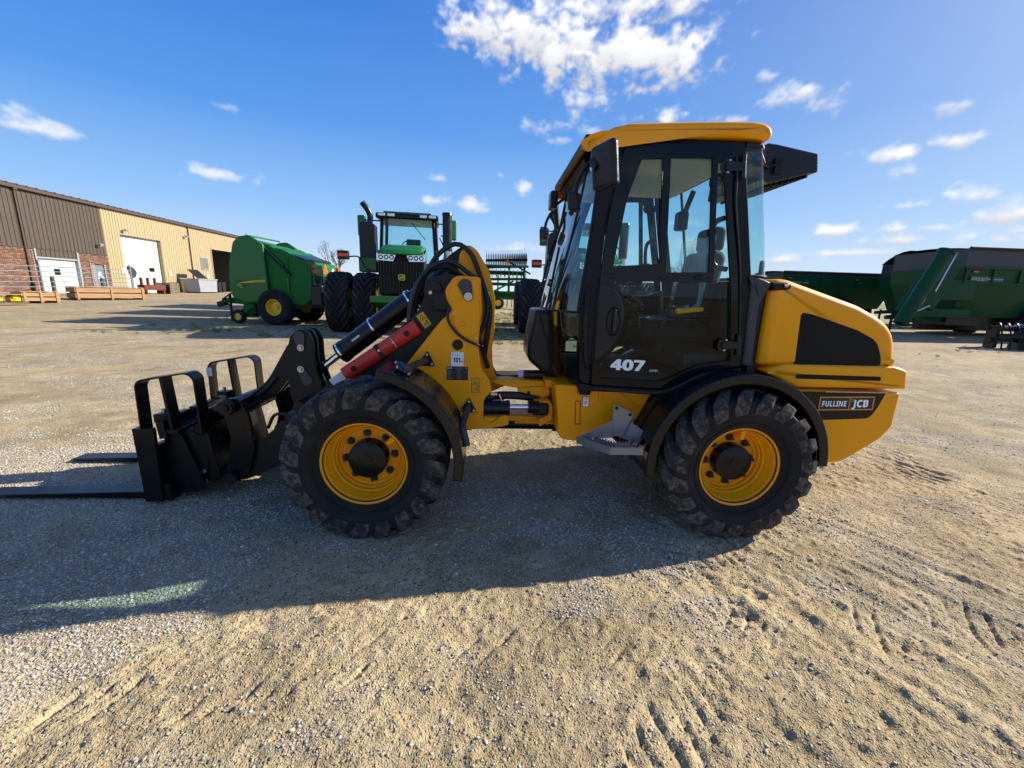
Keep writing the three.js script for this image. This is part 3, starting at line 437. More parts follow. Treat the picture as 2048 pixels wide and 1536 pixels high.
const warnPic = (c, w, h, vertical) => { c.fillStyle = '#e0a21a'; c.fillRect(0, 0, w, h); c.strokeStyle = '#111'; c.lineWidth = w * 0.05; c.strokeRect(w * 0.03, h * 0.02, w * 0.94, h * 0.96); c.lineWidth = w * 0.06; c.beginPath(); c.moveTo(w * 0.5, h * 0.1); c.lineTo(w * 0.82, h * 0.42); c.lineTo(w * 0.18, h * 0.42); c.closePath(); c.stroke(); c.fillStyle = '#111'; c.beginPath(); c.moveTo(w * 0.4, h * 0.38); c.lineTo(w * 0.5, h * 0.24); c.lineTo(w * 0.6, h * 0.38); c.fill(); c.fillRect(w * 0.06, h * 0.5, w * 0.88, h * 0.012); c.beginPath(); c.arc(w * 0.7, h * 0.6, w * 0.07, 0, 7); c.fill(); c.fillRect(w * 0.64, h * 0.64, w * 0.12, h * 0.26); c.fillRect(w * 0.2, h * 0.72, w * 0.36, h * 0.06); };

// ---------------------------------------------------------------- articulated tractor with dual wheels, nose towards +z
function buildTractor(T) {
  const wheelAt = (x, z, flipX) => { const W = wheelOf(T, { R: 1.03, w: 0.72, rim: 0.55, n: 22, lh: 0.06, tyreM: M.bigTyre, treadM: M.bigTread, sweep: 2.2, lw: 0.16, slim: true }); W.position.set(x, 1.0, z); W.rotation.y = flipX ? -Math.PI / 2 : Math.PI / 2; part('rim', lathe([[0.56, 0.26], [0.52, 0.25], [0.5, 0.1], [0.46, -0.05], [0.2, -0.02], [0.16, 0.04], [0, 0.04]], 32), M.deereYellow, W); part('rim', lathe([[0.56, -0.26], [0.52, -0.25], [0.5, -0.1], [0.44, -0.06]], 32), M.deereYellow, W); return W; };
  for (const z of [0, -3.9]) for (const x of [-2.2, -1.32, 1.32, 2.2]) wheelAt(x, z, x < 0);
  part('front_axle', [cyl([-2.3, 1, 0], [2.3, 1, 0], 0.16), box(0, 1, 0, 1.1, 0.5, 0.7, 0.05)], M.greenDark, T);
  part('rear_axle', [cyl([-2.3, 1, -3.9], [2.3, 1, -3.9], 0.16), box(0, 1.15, -3.9, 1.1, 0.7, 1.6, 0.05)], M.greenDark, T);
  part('chassis', [box(0, 1.05, -0.4, 0.9, 0.5, 3.4, 0.04), box(0, 1.0, -2.4, 0.5, 0.5, 1.2)], M.greenDark, T);
  const hood = part('hood', [(() => { const g = plate([[-0.2, 2.98], [0.35, 2.95], [1.2, 2.84], [1.85, 2.68], [2.02, 2.52], [-1.1, 2.45], [-1.1, 3.02], [-0.6, 3.02]].map(p => [-p[0], p[1]]), -0.66, 0.66, { r: 0.06, b: 0.1, bs: 3 }); g.rotateY(Math.PI / 2); return g; })()], M.green, T);
  const g2 = sub('grille', T, 0, 0, 0);
  part('grille_body', [box(0, 1.92, 1.0, 1.4, 1.22, 1.6, 0.06)], M.mesh, g2);
  for (let i = 0; i < 15; i++) part('grille_slat', box(-0.62 + i * 0.0886, 1.84, 1.815, 0.03, 0.98, 0.03), M.plastic, g2);
  part('badge_mount', box(0, 1.85, 1.84, 0.24, 0.22, 0.03, 0.01), M.black, g2); decal('badge', 0.21, 0.19, 0, 1.85, 1.858, deerBadge, 128, 128, g2);
  for (const s of [-1, 1]) { const H = sub('headlight', T, s * 0.42, 2.44, 1.82); part('lens', plate([[-0.3 * s, 0.1], [0.26 * s, 0.06], [0.18 * s, -0.12], [-0.3 * s, -0.1]].map(p => [-p[0], p[1]]), 0, 0.06), M.lampGlass, H); for (let i = 0; i < 3; i++) part('bulb_ring', (() => { const g = new THREE.TorusGeometry(0.055, 0.016, 6, 16); g.translate((-0.14 + i * 0.16) * s, -0.01, 0.065); return g; })(), M.black, H); }
  part('front_bumper', [box(0, 1.18, 1.95, 1.9, 0.2, 0.12, 0.02), box(0, 0.95, 1.7, 0.8, 0.4, 0.5, 0.04)], M.green, T);
  for (let i = 0; i < 9; i++) part('suitcase_weight', box(-0.5 + i * 0.125, 0.72, 1.9, 0.09, 0.36, 0.3, 0.03), M.steel, T);
  const ex = sub('aftertreatment', T, -1.3, 0, -0.5); part('canister', plate([[-0.27, 2.5], [0.27, 2.5], [0.27, 3.62], [0.14, 3.72], [-0.14, 3.72], [-0.27, 3.62]], -0.3, 0.3, { b: 0.04 }), M.plastic, ex); part('exhaust_pipe', [tube([[0.06, 3.7, 0], [0.08, 3.95, 0], [0, 4.15, 0.04], [-0.16, 4.36, 0.1]], 0.1, 16, 12)], M.black, ex); part('support', box(-0.02, 2.3, 0, 0.6, 0.5, 0.6, 0.04), M.green, ex);
  const st = sub('intake_stack', T, 1.42, 0, -0.6); part('stack', cyl([0, 2.9, 0], [0, 4.12, 0], 0.17, 0.17, 18), M.plastic, st); part('cap', cyl([0, 4.12, 0], [0, 4.2, 0], 0.19, 0.17, 18), M.black, st); part('pipe', cyl([0, 2.2, 0], [0, 2.92, 0], 0.12, 0.12), M.steel, st);
  const C = sub('cab', T, 0, 0, -1.9); C.scale.x = 1.14;
  part('cab_floor', box(0, 2.2, 0, 1.8, 0.5, 1.7, 0.05), M.greenDark, C);
  for (const sx of [-1, 1]) { part('pillar', cyl([sx * 0.88, 2.4, 0.8], [sx * 0.8, 4.0, 0.72], 0.05, 0.05, 8), M.frame, C); part('pillar', cyl([sx * 0.95, 2.4, -0.2], [sx * 0.88, 4.0, -0.2], 0.04, 0.04, 8), M.frame, C); part('pillar', cyl([sx * 0.88, 2.4, -0.85], [sx * 0.8, 4.0, -0.75], 0.05, 0.05, 8), M.frame, C); part('side_window', ruled([[[sx * 0.89, 2.45, 0.78], [sx * 0.89, 2.45, -0.82]], [[sx * 0.81, 3.98, 0.7], [sx * 0.81, 3.98, -0.72]]]), M.glass, C); }
  part('windscreen', ruled([[[-0.87, 2.45, 0.8], [0, 2.45, 0.9], [0.87, 2.45, 0.8]], [[-0.8, 3.98, 0.72], [0, 3.98, 0.8], [0.8, 3.98, 0.72]]]), M.glass, C);
  part('rear_window', ruled([[[-0.87, 2.45, -0.83], [0.87, 2.45, -0.83]], [[-0.8, 3.98, -0.74], [0.8, 3.98, -0.74]]]), M.glass, C);
  const rf = part('cab_roof', [box(0, 4.06, 0, 1.95, 0.2, 1.95, 0.07)], M.black, C); part('roof_cap', [box(0, 4.19, 0, 1.5, 0.1, 1.6, 0.04), box(0, 4.27, 0.3, 0.16, 0.08, 0.2, 0.02)], M.green, rf);
  for (const sx of [-0.78, -0.5, 0.5, 0.78]) part('work_light', box(sx, 4.08, 0.98, 0.22, 0.1, 0.06, 0.02), M.lampGlass, C);
  part('seat', [box(0.1, 2.75, -0.35, 0.5, 0.14, 0.5, 0.05), box(0.1, 3.1, -0.6, 0.5, 0.7, 0.12, 0.05)], M.seat, C);
  part('steering_wheel', [(() => { const g = new THREE.TorusGeometry(0.22, 0.018, 8, 24); g.rotateX(-0.6); g.translate(0.0, 3.12, 0.32); return g; })(), cyl([0, 2.4, 0.6], [0, 3.1, 0.33], 0.03), box(0, 3.12, 0.32, 0.4, 0.02, 0.05)], M.black, C);
  part('wiper', [cyl([0.1, 3.9, 0.84], [0.55, 3.3, 0.87], 0.012, 0.012, 5)], M.black, C);
  part('handrail', [tube([[1.1, 2.4, 0.9], [1.15, 3.0, 0.9], [1.0, 3.4, 0.85]], 0.02, 14, 6), tube([[1.35, 2.4, 0.7], [1.38, 3.1, 0.7], [1.05, 3.5, 0.8]], 0.02, 14, 6)], M.black, C);
  for (const sx of [-1, 1]) { const m = sub('side_mirror', T, sx * 1.62, 3.7, -1.2); part('mirror_housing', box(0, 0, 0, 0.3, 0.72, 0.14, 0.05, [0, sx * 0.3, 0]), M.green, m); part('arm', cyl([-sx * 0.75, 0.2, -0.05], [-sx * 0.1, 0.2, 0], 0.025, 0.025, 6), M.black, m); }
  for (const sx of [-1, 1]) { const m = sub('marker_lamp', T, sx * 2.0, 2.55, 0.3); part('lamp_housing', box(0, 0, 0, 0.36, 0.28, 0.2, 0.03), M.plastic, m); part('lamp_lens', box(0, 0.0, 0.11, 0.3, 0.1, 0.02), M.amber, m); part('arm', tube([[-sx * 0.1, -0.05, 0], [-sx * 0.5, -0.05, 0], [-sx * 0.7, -0.4, 0], [-sx * 1.0, -0.5, 0]], 0.025, 12, 6), M.black, m); }
    part('fuel_tank', [box(-1.0, 1.6, -2.2, 0.5, 0.9, 1.2, 0.1), box(1.0, 1.6, -2.2, 0.5, 0.9, 1.2, 0.1)], M.green, T);
}
{
  const T = thing('articulated_tractor', 'green tractor on dual wheels, headlights and grille facing the loader', 'tractor', -3.8, 0, -15.0, 0.17); buildTractor(T);
  const T2 = T.clone(); T2.name = numbered('articulated_tractor'); T2.position.set(2.75, 0, -16.2); T2.rotation.y = 0.05; scene.add(T2); tag(T2, 'green dual-wheel tractor parked directly behind the cab of the yellow loader', 'tractor');
}
// ---------------------------------------------------------------- round balers: front -x, near side +z
function buildBaler(T) {
  const side = [[-1.35, 1.0], [-1.42, 1.35], [-1.32, 2.3], [-1.12, 3.0], [-0.85, 3.22], [-0.45, 3.26], [0.05, 2.95], [0.12, 1.1], [0.02, 0.82], [-0.9, 0.8]];
  for (const s of [1, -1]) part('side_shield', (() => { const g = plate(side, 1.06, 1.2, { r: 0.1, b: 0.045, bs: 3 }); return s > 0 ? g : mirrored(g); })(), M.green, T);
  decal('stripe', 1.15, 0.13, -0.55, 1.58, 1.2035, (c, w, h) => { c.fillStyle = '#0d4a1c'; c.fillRect(0, 0, w, h); c.fillStyle = '#e8c916'; c.beginPath(); c.moveTo(0, h); c.quadraticCurveTo(w * 0.3, h * 0.1, w, h * 0.05); c.lineTo(w, h * 0.75); c.quadraticCurveTo(w * 0.3, h * 0.6, 0, h); c.fill(); txt(c, 'JOHN DEERE', w * 0.62, h * 0.62, h * 0.5, '#17401f'); }, 512, 64, T, 0.05);
  decal('model_lettering', 0.4, 0.16, -0.92, 1.42, 1.203, (c, w, h) => { c.fillStyle = '#0d4a1c'; c.fillRect(0, 0, w, h); txt(c, '560M', 8, h * 0.55, h * 0.48, '#e8d41a'); txt(c, 'ROUND', 40, h * 0.92, h * 0.26, '#e8d41a'); }, 160, 64, T);
  part('bale_chamber', plate([[-1.2, 0.9], [-1.2, 2.4], [-0.8, 3.1], [0.2, 2.95], [0.9, 2.5], [0.9, 0.9]], -1.05, 1.05, { b: 0.03 }), M.greenDark, T);
  const gate = sub('tailgate', T); part('gate_body', plate([[0.3, 0.85], [0.25, 2.75], [0.6, 2.82], [1.5, 2.4], [1.72, 2.2], [1.75, 1.75], [1.7, 1.0], [1.4, 0.75]], -1.02, 1.02, { r: 0.08, b: 0.03 }), M.greenDark, gate);
  part('gate_top', plate([[0.1, 2.88], [0.05, 2.96], [1.5, 2.48], [1.5, 2.4]], -0.98, 0.98), M.plastic, gate);
  part('rear_header', [box(1.74, 2.06, 0, 0.12, 0.46, 1.95, 0.04)], M.green, gate);
  part('rear_grate', [box(1.76, 1.6, 0, 0.05, 0.42, 1.6)], M.plastic, gate); for (const s of [-0.9, 0.9]) part('gate_post', box(1.76, 1.5, s, 0.08, 0.7, 0.08), M.green, gate);
  const tri = plate([[-0.2, -0.15], [0.2, -0.15], [0.03, 0.2], [-0.03, 0.2]], 0, 0.01); tri.rotateY(Math.PI / 2); tri.translate(1.81, 2.12, 0.1); part('slow_vehicle_triangle', tri, mat(S(250, 82, 16), 0.5), gate);
  part('speed_disc', (() => { const g = new THREE.CylinderGeometry(0.1, 0.1, 0.01, 18); g.rotateZ(Math.PI / 2); g.translate(1.81, 2.1, -0.5); return g; })(), M.white, gate);
  for (const s of [-0.9, 0.9]) part('rear_lamp', [box(1.83, 2.2, s, 0.07, 0.14, 0.13, 0.02), box(1.83, 2.02, s, 0.07, 0.14, 0.13, 0.02)], M.amber, gate);
  const bp = part('rear_bumper', [box(1.86, 1.12, 0, 0.5, 0.86, 2.0, 0.1)], M.plastic, gate);
  const dg = new THREE.PlaneGeometry(0.2, 0.26); dg.rotateY(Math.PI / 2); dg.translate(2.113, 1.22, -0.1); mesh('badge', dg, mat(Lc(1, 1, 1), 0.4, 0, { map: canvasTex(96, 128, deerBadge) }), bp);
  part('reflector', [box(2.1, 0.88, 0.75, 0.03, 0.08, 0.3), box(2.1, 0.88, -0.75, 0.03, 0.08, 0.3)], mat(S(180, 26, 22), 0.3), bp); part('tail_lamp', box(2.1, 1.02, 0.75, 0.03, 0.16, 0.28), M.white, bp);
  for (let i = 0; i < 6; i++) part('vent_rib', box(2.09, 1.5, -0.7 + i * 0.28, 0.05, 0.08, 0.1, 0.02), M.plastic, bp);
  part('gate_cylinder', [cyl([0.1, 2.7, 1.1], [0.9, 1.95, 1.1], 0.05), cyl([0.55, 2.28, 1.1], [1.0, 1.85, 1.1], 0.03)], M.cylBlack, gate); part('gate_link', [cyl([0.05, 2.85, 1.08], [0.75, 2.2, 1.12], 0.03, 0.03, 6), box(0.85, 1.55, 1.06, 0.05, 0.4, 0.05)], M.green, gate);
  part('top_rail', cyl([-0.7, 3.27, 1.0], [-0.7, 3.27, -1.0], 0.03), M.green, gate); part('grab_bar', cyl([0.6, 2.95, 0.9], [1.1, 2.8, 0.9], 0.02), M.green, gate);
  for (const s of [1, -1]) { const W = wheelOf(T, { R: 0.66, w: 0.52, rim: 0.3, n: 3, lh: 0.004, tyreM: M.bigTyre, treadM: M.bigTread, slim: true }); W.position.set(0.3, 0.66, s * 1.05); if (s < 0) W.rotation.y = Math.PI; const rg = []; for (const a of [-0.17, -0.1, -0.035, 0.035, 0.1, 0.17]) { const t = new THREE.TorusGeometry(0.655, 0.018, 5, 48); t.translate(0, 0, a); rg.push(t); } part('tread_ribs', rg, M.bigTread, W); part('rim', lathe([[0.31, 0.2], [0.28, 0.19], [0.26, 0.08], [0.2, 0.02], [0.1, 0.02], [0.09, 0.1], [0, 0.1]], 28), M.deereYellow, W); part('rim', lathe([[0.31, -0.2], [0.28, -0.19], [0.24, -0.08], [0, -0.08]], 24), M.deereYellow, W); }
  part('axle', [cyl([0.3, 0.66, -1.1], [0.3, 0.66, 1.1], 0.07), box(0.2, 0.75, 0, 1.4, 0.3, 1.6)], M.greenDark, T);
  part('pickup_frame', [box(-0.9, 0.55, 0, 0.5, 0.4, 1.9, 0.05), cyl([-0.95, 0.45, -1], [-0.95, 0.45, 1], 0.2)], M.greenDark, T);
  for (const s of [1, -1]) { const W = sub('gauge_wheel', T, -1.15, 0.27, s * 1.2); part('tyre', lathe([[0.13, -0.08], [0.22, -0.09], [0.26, -0.05], [0.26, 0.05], [0.22, 0.09], [0.13, 0.08]], 24), M.bigTyre, W); part('rim', lathe([[0.15, 0.085], [0.12, 0.06], [0.05, 0.06], [0, 0.07]], 20), M.deereYellow, W); }
  part('gauge_arm', [cyl([-1.15, 0.27, 1.15], [-0.6, 0.7, 1.1], 0.04), cyl([-1.15, 0.27, -1.15], [-0.6, 0.7, -1.1], 0.04)], M.greenDark, T);
  part('drawbar', [box(-1.9, 0.78, 0, 1.5, 0.18, 0.3, 0.02, [0, 0, -0.06]), cyl([-1.3, 0.95, 0], [-2.5, 0.85, 0], 0.08)], M.greenDark, T); part('jack_stand', [cyl([-2.2, 0.02, 0.25], [-2.2, 1.1, 0.25], 0.05), box(-2.2, 0.02, 0.25, 0.3, 0.03, 0.3)], M.plastic, T); part('hitch', [box(-2.75, 0.68, 0, 0.35, 0.22, 0.25, 0.04, [0, 0, 0.3])], M.black, T); part('hydraulic_hose', [tube([[-1.3, 1.1, 0.2], [-1.9, 1.2, 0.2], [-2.5, 0.9, 0.2], [-2.7, 0.75, 0.1]], 0.03, 18, 6), tube([[-1.3, 0.8, 0.3], [-1.8, 0.4, 0.35], [-2.1, 0.45, 0.3], [-2.4, 0.8, 0.2]], 0.02, 18, 6)], M.hose, T);
}
{
  const T = thing('round_baler', 'green round baler nearest the dual-wheel tractor, yellow stripe on its side shield', 'baler', -9.3, groundH(-9.3, -17.2), -17.2, -0.08); buildBaler(T);
  [[-10.7, -20.6, 'green round baler standing just behind the striped baler'], [-12.0, -24.0, 'green round baler at the back of the baler row']].forEach(([x, z, l]) => { const c = T.clone(); c.name = numbered('round_baler'); c.position.set(x, groundH(x, z), z); scene.add(c); tag(c, l, 'baler'); });
}
// ---------------------------------------------------------------- folded tillage implement between the tractors
{
  const x0 = -1.05, z0 = -31, T = thing('tillage_implement', 'folded green tillage implement with a rolling basket on top', 'implement', x0, groundH(x0, z0), z0, 0.1);
  part('roller_shaft', cyl([-1.1, 3.35, 0], [1.9, 3.5, 0], 0.09), M.black, T);
  for (let i = 0; i < 24; i++) part('roller_blade', (() => { const g = lathe([[0.1, -0.03], [0.46, -0.02], [0.46, 0.02], [0.1, 0.03]], 12); g.rotateY(Math.PI / 2); g.translate(-1.05 + i * 0.124, 3.35 + i * 0.0062, 0); return g; })(), M.plastic, T);
  for (let i = 0; i < 24; i++) part('tine', cyl([-1.05 + i * 0.124, 3.75 + i * 0.0062, -0.2], [-1.05 + i * 0.124, 4.08 + i * 0.0062, -0.25], 0.012, 0.012, 5), M.steel, T);
  part('wing_frame', [box(0.4, 2.95, 0, 3.2, 0.16, 0.16, 0, [0, 0, 0.05]), box(0.3, 2.1, 0, 3.2, 0.18, 0.18, 0, [0, 0, 0.03]), box(0.2, 1.15, 0, 3.4, 0.2, 0.2), box(-0.9, 2.1, 0, 0.16, 1.9, 0.16), box(0.6, 2.1, 0, 0.16, 1.9, 0.16), box(1.7, 2.2, 0, 0.16, 1.8, 0.16), box(0.2, 1.6, 0.3, 1.6, 0.12, 0.12, 0, [0, 0, 0.5]), box(0.3, 2.55, -0.3, 3.2, 0.3, 0.12), box(0.3, 1.75, -0.4, 3.2, 0.22, 0.12), box(0.3, 0.9, -0.5, 3.4, 0.3, 0.12), box(-0.2, 1.6, 0.2, 0.1, 1.5, 0.1), box(1.15, 1.6, 0.2, 0.1, 1.5, 0.1), box(0.3, 3.0, 0.25, 3.0, 0.12, 0.5)], M.greenDark, T);
  part('base_frame', [box(0.3, 0.75, 0.4, 3.6, 0.18, 0.18), box(0.3, 0.75, -0.8, 3.6, 0.18, 0.18), box(-0.6, 0.75, -0.2, 0.16, 0.16, 1.4), box(1.2, 0.75, -0.2, 0.16, 0.16, 1.4)], M.greenDark, T);
  for (let i = 0; i < 10; i++) part('disc_blade', (() => { const g = lathe([[0.02, 0.03], [0.3, -0.02], [0.31, -0.02]], 12); g.rotateY(Math.PI / 2 - 0.3); g.translate(-0.9 + i * 0.3, 2.5, 0.25); return g; })(), M.steel, T);
  for (let i = 0; i < 10; i++) part('disc_blade', (() => { const g = lathe([[0.02, 0.03], [0.26, -0.03], [0.27, -0.03]], 12); g.rotateY(Math.PI / 2 - 0.3); g.translate(-1.1 + i * 0.32, 0.28, 0.5); return g; })(), M.steel, T);
  for (let i = 0; i < 10; i++) part('shank', box(-1.1 + i * 0.32, 0.52, 0.45, 0.04, 0.4, 0.06), M.greenDark, T);
  for (const x of [-0.2, 2.3]) { const W = sub('transport_wheel', T, x, 0.42, 0.9); part('tyre', lathe([[0.22, -0.13], [0.34, -0.15], [0.42, -0.1], [0.42, 0.1], [0.34, 0.15], [0.22, 0.13]], 28), M.bigTyre, W); part('rim', lathe([[0.23, 0.14], [0.2, 0.06], [0.08, 0.06], [0, 0.08]], 20), M.deereYellow, W); }
  part('marker_arm', [cyl([0.6, 3.25, 0.4], [2.1, 2.5, 0.4], 0.06, 0.06, 8)], M.black, T); part('marker_tip', [cyl([0.35, 3.38, 0.4], [0.6, 3.25, 0.4], 0.1, 0.08, 8)], M.amber, T);
}
// ---------------------------------------------------------------- grain carts: long axis x, near side +z
M.cartGrey = mat(Lc(0.05, 0.053, 0.06), 0.6);
function buildCart(T, L, o = {}) {
  const h = L / 2, top = o.top ?? 3.75, cg = M.cartGreen;
  const hull = (y0, x0, z0, y1, x1, z1) => { const a = [[-x0, y0, z0], [x0, y0, z0], [x0, y0, -z0], [-x0, y0, -z0], [-x0, y0, z0]], b = [[-x1, y1, z1], [x1, y1, z1], [x1, y1, -z1], [-x1, y1, -z1], [-x1, y1, z1]]; const g = ruled([b, a]).toNonIndexed(); g.computeVertexNormals(); return g; };
  part('upper_hopper', hull(2.3, h - 0.05, 1.68, 2.95, h, 1.72), cg, T); part('lower_hopper', hull(0.85, h * 0.86, 1.25, 2.3, h - 0.05, 1.68), cg, T); part('undercarriage', [box(0, 0.7, 0, L * 0.84, 0.5, 1.9), box(0, 0.45, -0.6, L * 0.8, 0.6, 0.3)], M.black, T);
  part('side_extension', hull(2.95, h - 0.02, 1.7, top, h - 0.02, 1.7), o.grey ? M.cartGrey : M.tarp, T);
  for (let i = 0; i <= 6; i++) part('side_rib', box(-h + 0.1 + i * (L - 0.2) / 6, 2.62, 1.745, 0.07, 0.68, 0.06), cg, T);
  part('top_rail', [box(0, 2.96, 1.75, L, 0.08, 0.1), box(0, 2.32, 1.72, L - 0.05, 0.07, 0.1), box(0, 2.96, -1.75, L, 0.08, 0.1)], cg, T);
  const tarp = []; for (let i = 0; i <= 10; i++) { const r = []; for (let j = 0; j <= 8; j++) { const z = -1.74 + 3.48 * j / 8; r.push([-h - 0.04 + (L + 0.08) * i / 10, top + (o.arch ?? 0.12) * (1 - (z / 1.74) ** 2) + 0.02 * Math.sin(i * 9), z]); } tarp.push(r); } part('tarp_cover', tarp.length && ruled(tarp), M.tarp, T); part('tarp_roll', cyl([-h, top + 0.02, 1.76], [h, top + 0.02, 1.76], 0.06), M.tarp, T);
  part('chassis', [box(0, 0.98, 0, L * 0.8, 0.24, 0.9), box(-L * 0.42, 1.2, 0, 0.3, 1.2, 1.6)], cg, T);
  for (const s of [1, -1]) { const W = sub('wheel', T, h * 0.15, 0.78, s * 1.45); const Wq = wheelOf(W, { R: 0.82, w: 0.7, rim: 0.38, n: 20, lh: 0.03, tyreM: M.bigTyre, treadM: M.bigTread, name: 'tyre_assembly', slim: true }); while (Wq.children.length) W.add(Wq.children[0]); W.remove(Wq); part('rim', lathe([[0.39, 0.28], [0.34, 0.24], [0.3, 0.05], [0.1, 0.05], [0, 0.1]], 24), M.black, W); if (s < 0) W.rotation.y = Math.PI; }
  part('axle', cyl([h * 0.15, 0.78, -1.4], [h * 0.15, 0.78, 1.4], 0.12), M.black, T);
  for (const x of [-h + 0.5, h * 0.3]) part('side_marker', box(x, 2.8, 1.76, 0.22, 0.06, 0.02), M.amber, T);
  part('rear_reflector', [box(-h + 0.35, 2.12, 1.6, 0.2, 0.06, 0.03), box(-h + 0.7, 2.12, 1.6, 0.12, 0.06, 0.03)], M.white, T);
  decal('maker_lettering', 1.5, 0.24, -h + 1.1, 2.5, 1.735, (c, w, hh) => { c.fillStyle = '#1d4a30'; c.fillRect(0, 0, w, hh); txt(c, 'BRENT', 10, hh * 0.86, hh * 0.9, '#8fa39b', { sx: 1.1, sk: -0.25 }); c.fillStyle = '#8fa39b'; c.fillRect(w * 0.52, hh * 0.42, w * 0.48, hh * 0.16); }, 512, 80, T);
  part('drawbar', [cyl([-h * 0.7, 0.9, 0.4], [-h - 1.4, 0.7, 0], 0.1), cyl([-h * 0.7, 0.9, -0.4], [-h - 1.4, 0.7, 0], 0.1), cyl([-h - 1.1, 0.0, 0], [-h - 1.1, 0.9, 0], 0.06)], cg, T);
  if (o.auger) { const A = sub('unloading_auger', T, -1.6, 0, 0.3); part('auger_tube', cyl([-h - 1.05, 0.5, 1.75], [-h + 0.1, 3.5, 1.9], 0.27, 0.27, 24, true), cg, A); part('auger_flange', [cyl([-h + 0.07, 3.44, 1.9], [-h + 0.12, 3.55, 1.9], 0.32, 0.32, 24, true)], cg, A); part('auger_boot', [box(-h - 0.2, 1.7, 1.5, 1.0, 1.9, 0.3, 0.05, [0, 0, -0.47]), box(-h + 0.5, 2.3, 1.5, 0.9, 2.3, 0.2, 0.05, [0, 0, -0.4]), box(-h + 1.4, 2.0, 1.3, 1.8, 0.9, 0.3, 0.04), box(-h + 1.2, 1.0, 1.1, 2.6, 0.4, 0.4, 0.04)], cg, A); part('fold_cylinder', [cyl([-h - 0.1, 1.9, 2.0], [-h + 0.35, 3.4, 2.05], 0.045), cyl([-h - 0.75, 1.0, 1.9], [-h - 0.1, 1.3, 1.9], 0.05)], M.steel, A); part('auger_brace', [cyl([-h + 0.1, 3.2, 1.7], [-h + 0.8, 3.5, 1.7], 0.03, 0.03, 6)], M.steel, A); decal('caution_labels', 0.5, 0.36, -h - 0.35, 1.55, 1.66, (c, w, hh) => { c.fillStyle = '#c9cdd2'; c.fillRect(0, 0, w, hh); c.fillStyle = '#5b6470'; for (let i = 0; i < 6; i++) c.fillRect(8, 10 + i * 14, w - 16 - (i % 3) * 14, 5); }, 128, 96, A, -0.47); decal('caution_label', 0.22, 0.14, -h - 0.1, 2.15, 1.67, (c, w, hh) => { c.fillStyle = '#d4d6d8'; c.fillRect(0, 0, w, hh); c.fillStyle = '#b03030'; c.fillRect(6, 6, w - 12, 12); }, 64, 40, A, -0.47); }
}
{
  const a = thing('grain_cart', 'dark green grain cart with its unloading auger folded at the end', 'grain cart', 23.1, groundH(23.1, -20.6), -20.6, 0.04); buildCart(a, 7.6, { auger: true, grey: true });
  const b = thing('grain_cart', 'dark green grain cart with an arched tarp, behind the folded auger', 'grain cart', 27.6, groundH(27.6, -26.8), -26.8, 0.05); buildCart(b, 7.2, { arch: 0.75, top: 3.7 });
  const c = thing('grain_cart', 'low dark grain cart seen just above the yellow engine cover', 'grain cart', 22.4, groundH(22.4, -31.5), -31.5, 0.02); buildCart(c, 8.0, { top: 3.2 });
  // black steel attachment at the edge of the yard
  const k = thing('tined_attachment', 'black steel attachment with tines resting on the dirt', 'attachment', 18.6, 0, -14.9, -0.3), bm = M.black;
  part('frame', [box(0, 0.35, 0, 2.6, 0.14, 0.14, 0.02), box(0, 0.75, -0.25, 2.6, 0.12, 0.12, 0.02), box(-1.2, 0.45, -0.1, 0.12, 0.8, 0.5, 0.02), box(0, 0.45, -0.1, 0.12, 0.8, 0.5, 0.02), box(1.2, 0.45, -0.1, 0.12, 0.8, 0.5, 0.02)], bm, k);
  for (let i = 0; i < 11; i++) part('tine', tube([[-1.2 + i * 0.24, 0.75, -0.25], [-1.2 + i * 0.24, 0.95, 0.05], [-1.25 + i * 0.24, 0.6, 0.4], [-1.25 + i * 0.24, 0.05, 0.55]], 0.028, 12, 6), bm, k);
  part('shell', plate([[-0.6, 0.05], [0.5, 0.02], [0.6, 0.5], [0.1, 0.85], [-0.5, 0.7]].map(p => [p[0] * 1.0, p[1]]), -0.3, 0.3, { b: 0.03 }), bm, k);
  part('linkage', [cyl([-1, 0.8, 0], [0.8, 1.1, -0.2], 0.05), cyl([-0.4, 0.5, 0.2], [1.0, 0.95, 0.1], 0.05), box(0.9, 0.6, 0, 0.4, 0.7, 0.5, 0.04)], M.steel, k);
}
// ---------------------------------------------------------------- bare trees and a far brush line
function bareTree(x, z, H, label, s, group) {
  seed = s; const segs = [[], []];
  const grow = (p, d, L, r, lv) => { const q = p.clone().addScaledVector(d, L); segs[lv < 2 ? 0 : 1].push(cyl([p.x, p.y, p.z], [q.x, q.y, q.z], r, r * 0.7, lv < 2 ? 6 : 3, true)); if (lv > 5) return; const n = lv < 1 ? 4 : 2 + (rnd() < 0.6 ? 1 : 0); for (let i = 0; i < n; i++) { const k = d.clone().add(V(rr(-1, 1), rr(-0.1, 0.8), rr(-1, 1)).multiplyScalar(0.62)).normalize(); grow(p.clone().addScaledVector(d, L * rr(0.6, 1)), k, L * rr(0.58, 0.82), r * 0.6, lv + 1); } };
  const T = thing('bare_tree', label, 'tree', x, groundH(x, z), z, 0, group); grow(V(0, 0, 0), V(0.03, 1, 0), H * 0.24, H * 0.022, 0);
  part('trunk', segs[0], barkM, T); part('crown', segs[1], barkM, T);
}
const barkM = mat(S(104, 92, 80), 0.95);
bareTree(-26, -62, 10.5, 'bare grey tree rising behind the round balers', 5); bareTree(-21.5, -70, 9, 'smaller bare tree behind the dual-wheel tractor marker lamp', 11);
bareTree(26, -70, 10, 'taller bare tree seen through the cab glass of the loader', 21, 'bare trees beyond the cab'); bareTree(31, -68, 9, 'shorter bare tree seen through the cab glass of the loader', 25, 'bare trees beyond the cab');
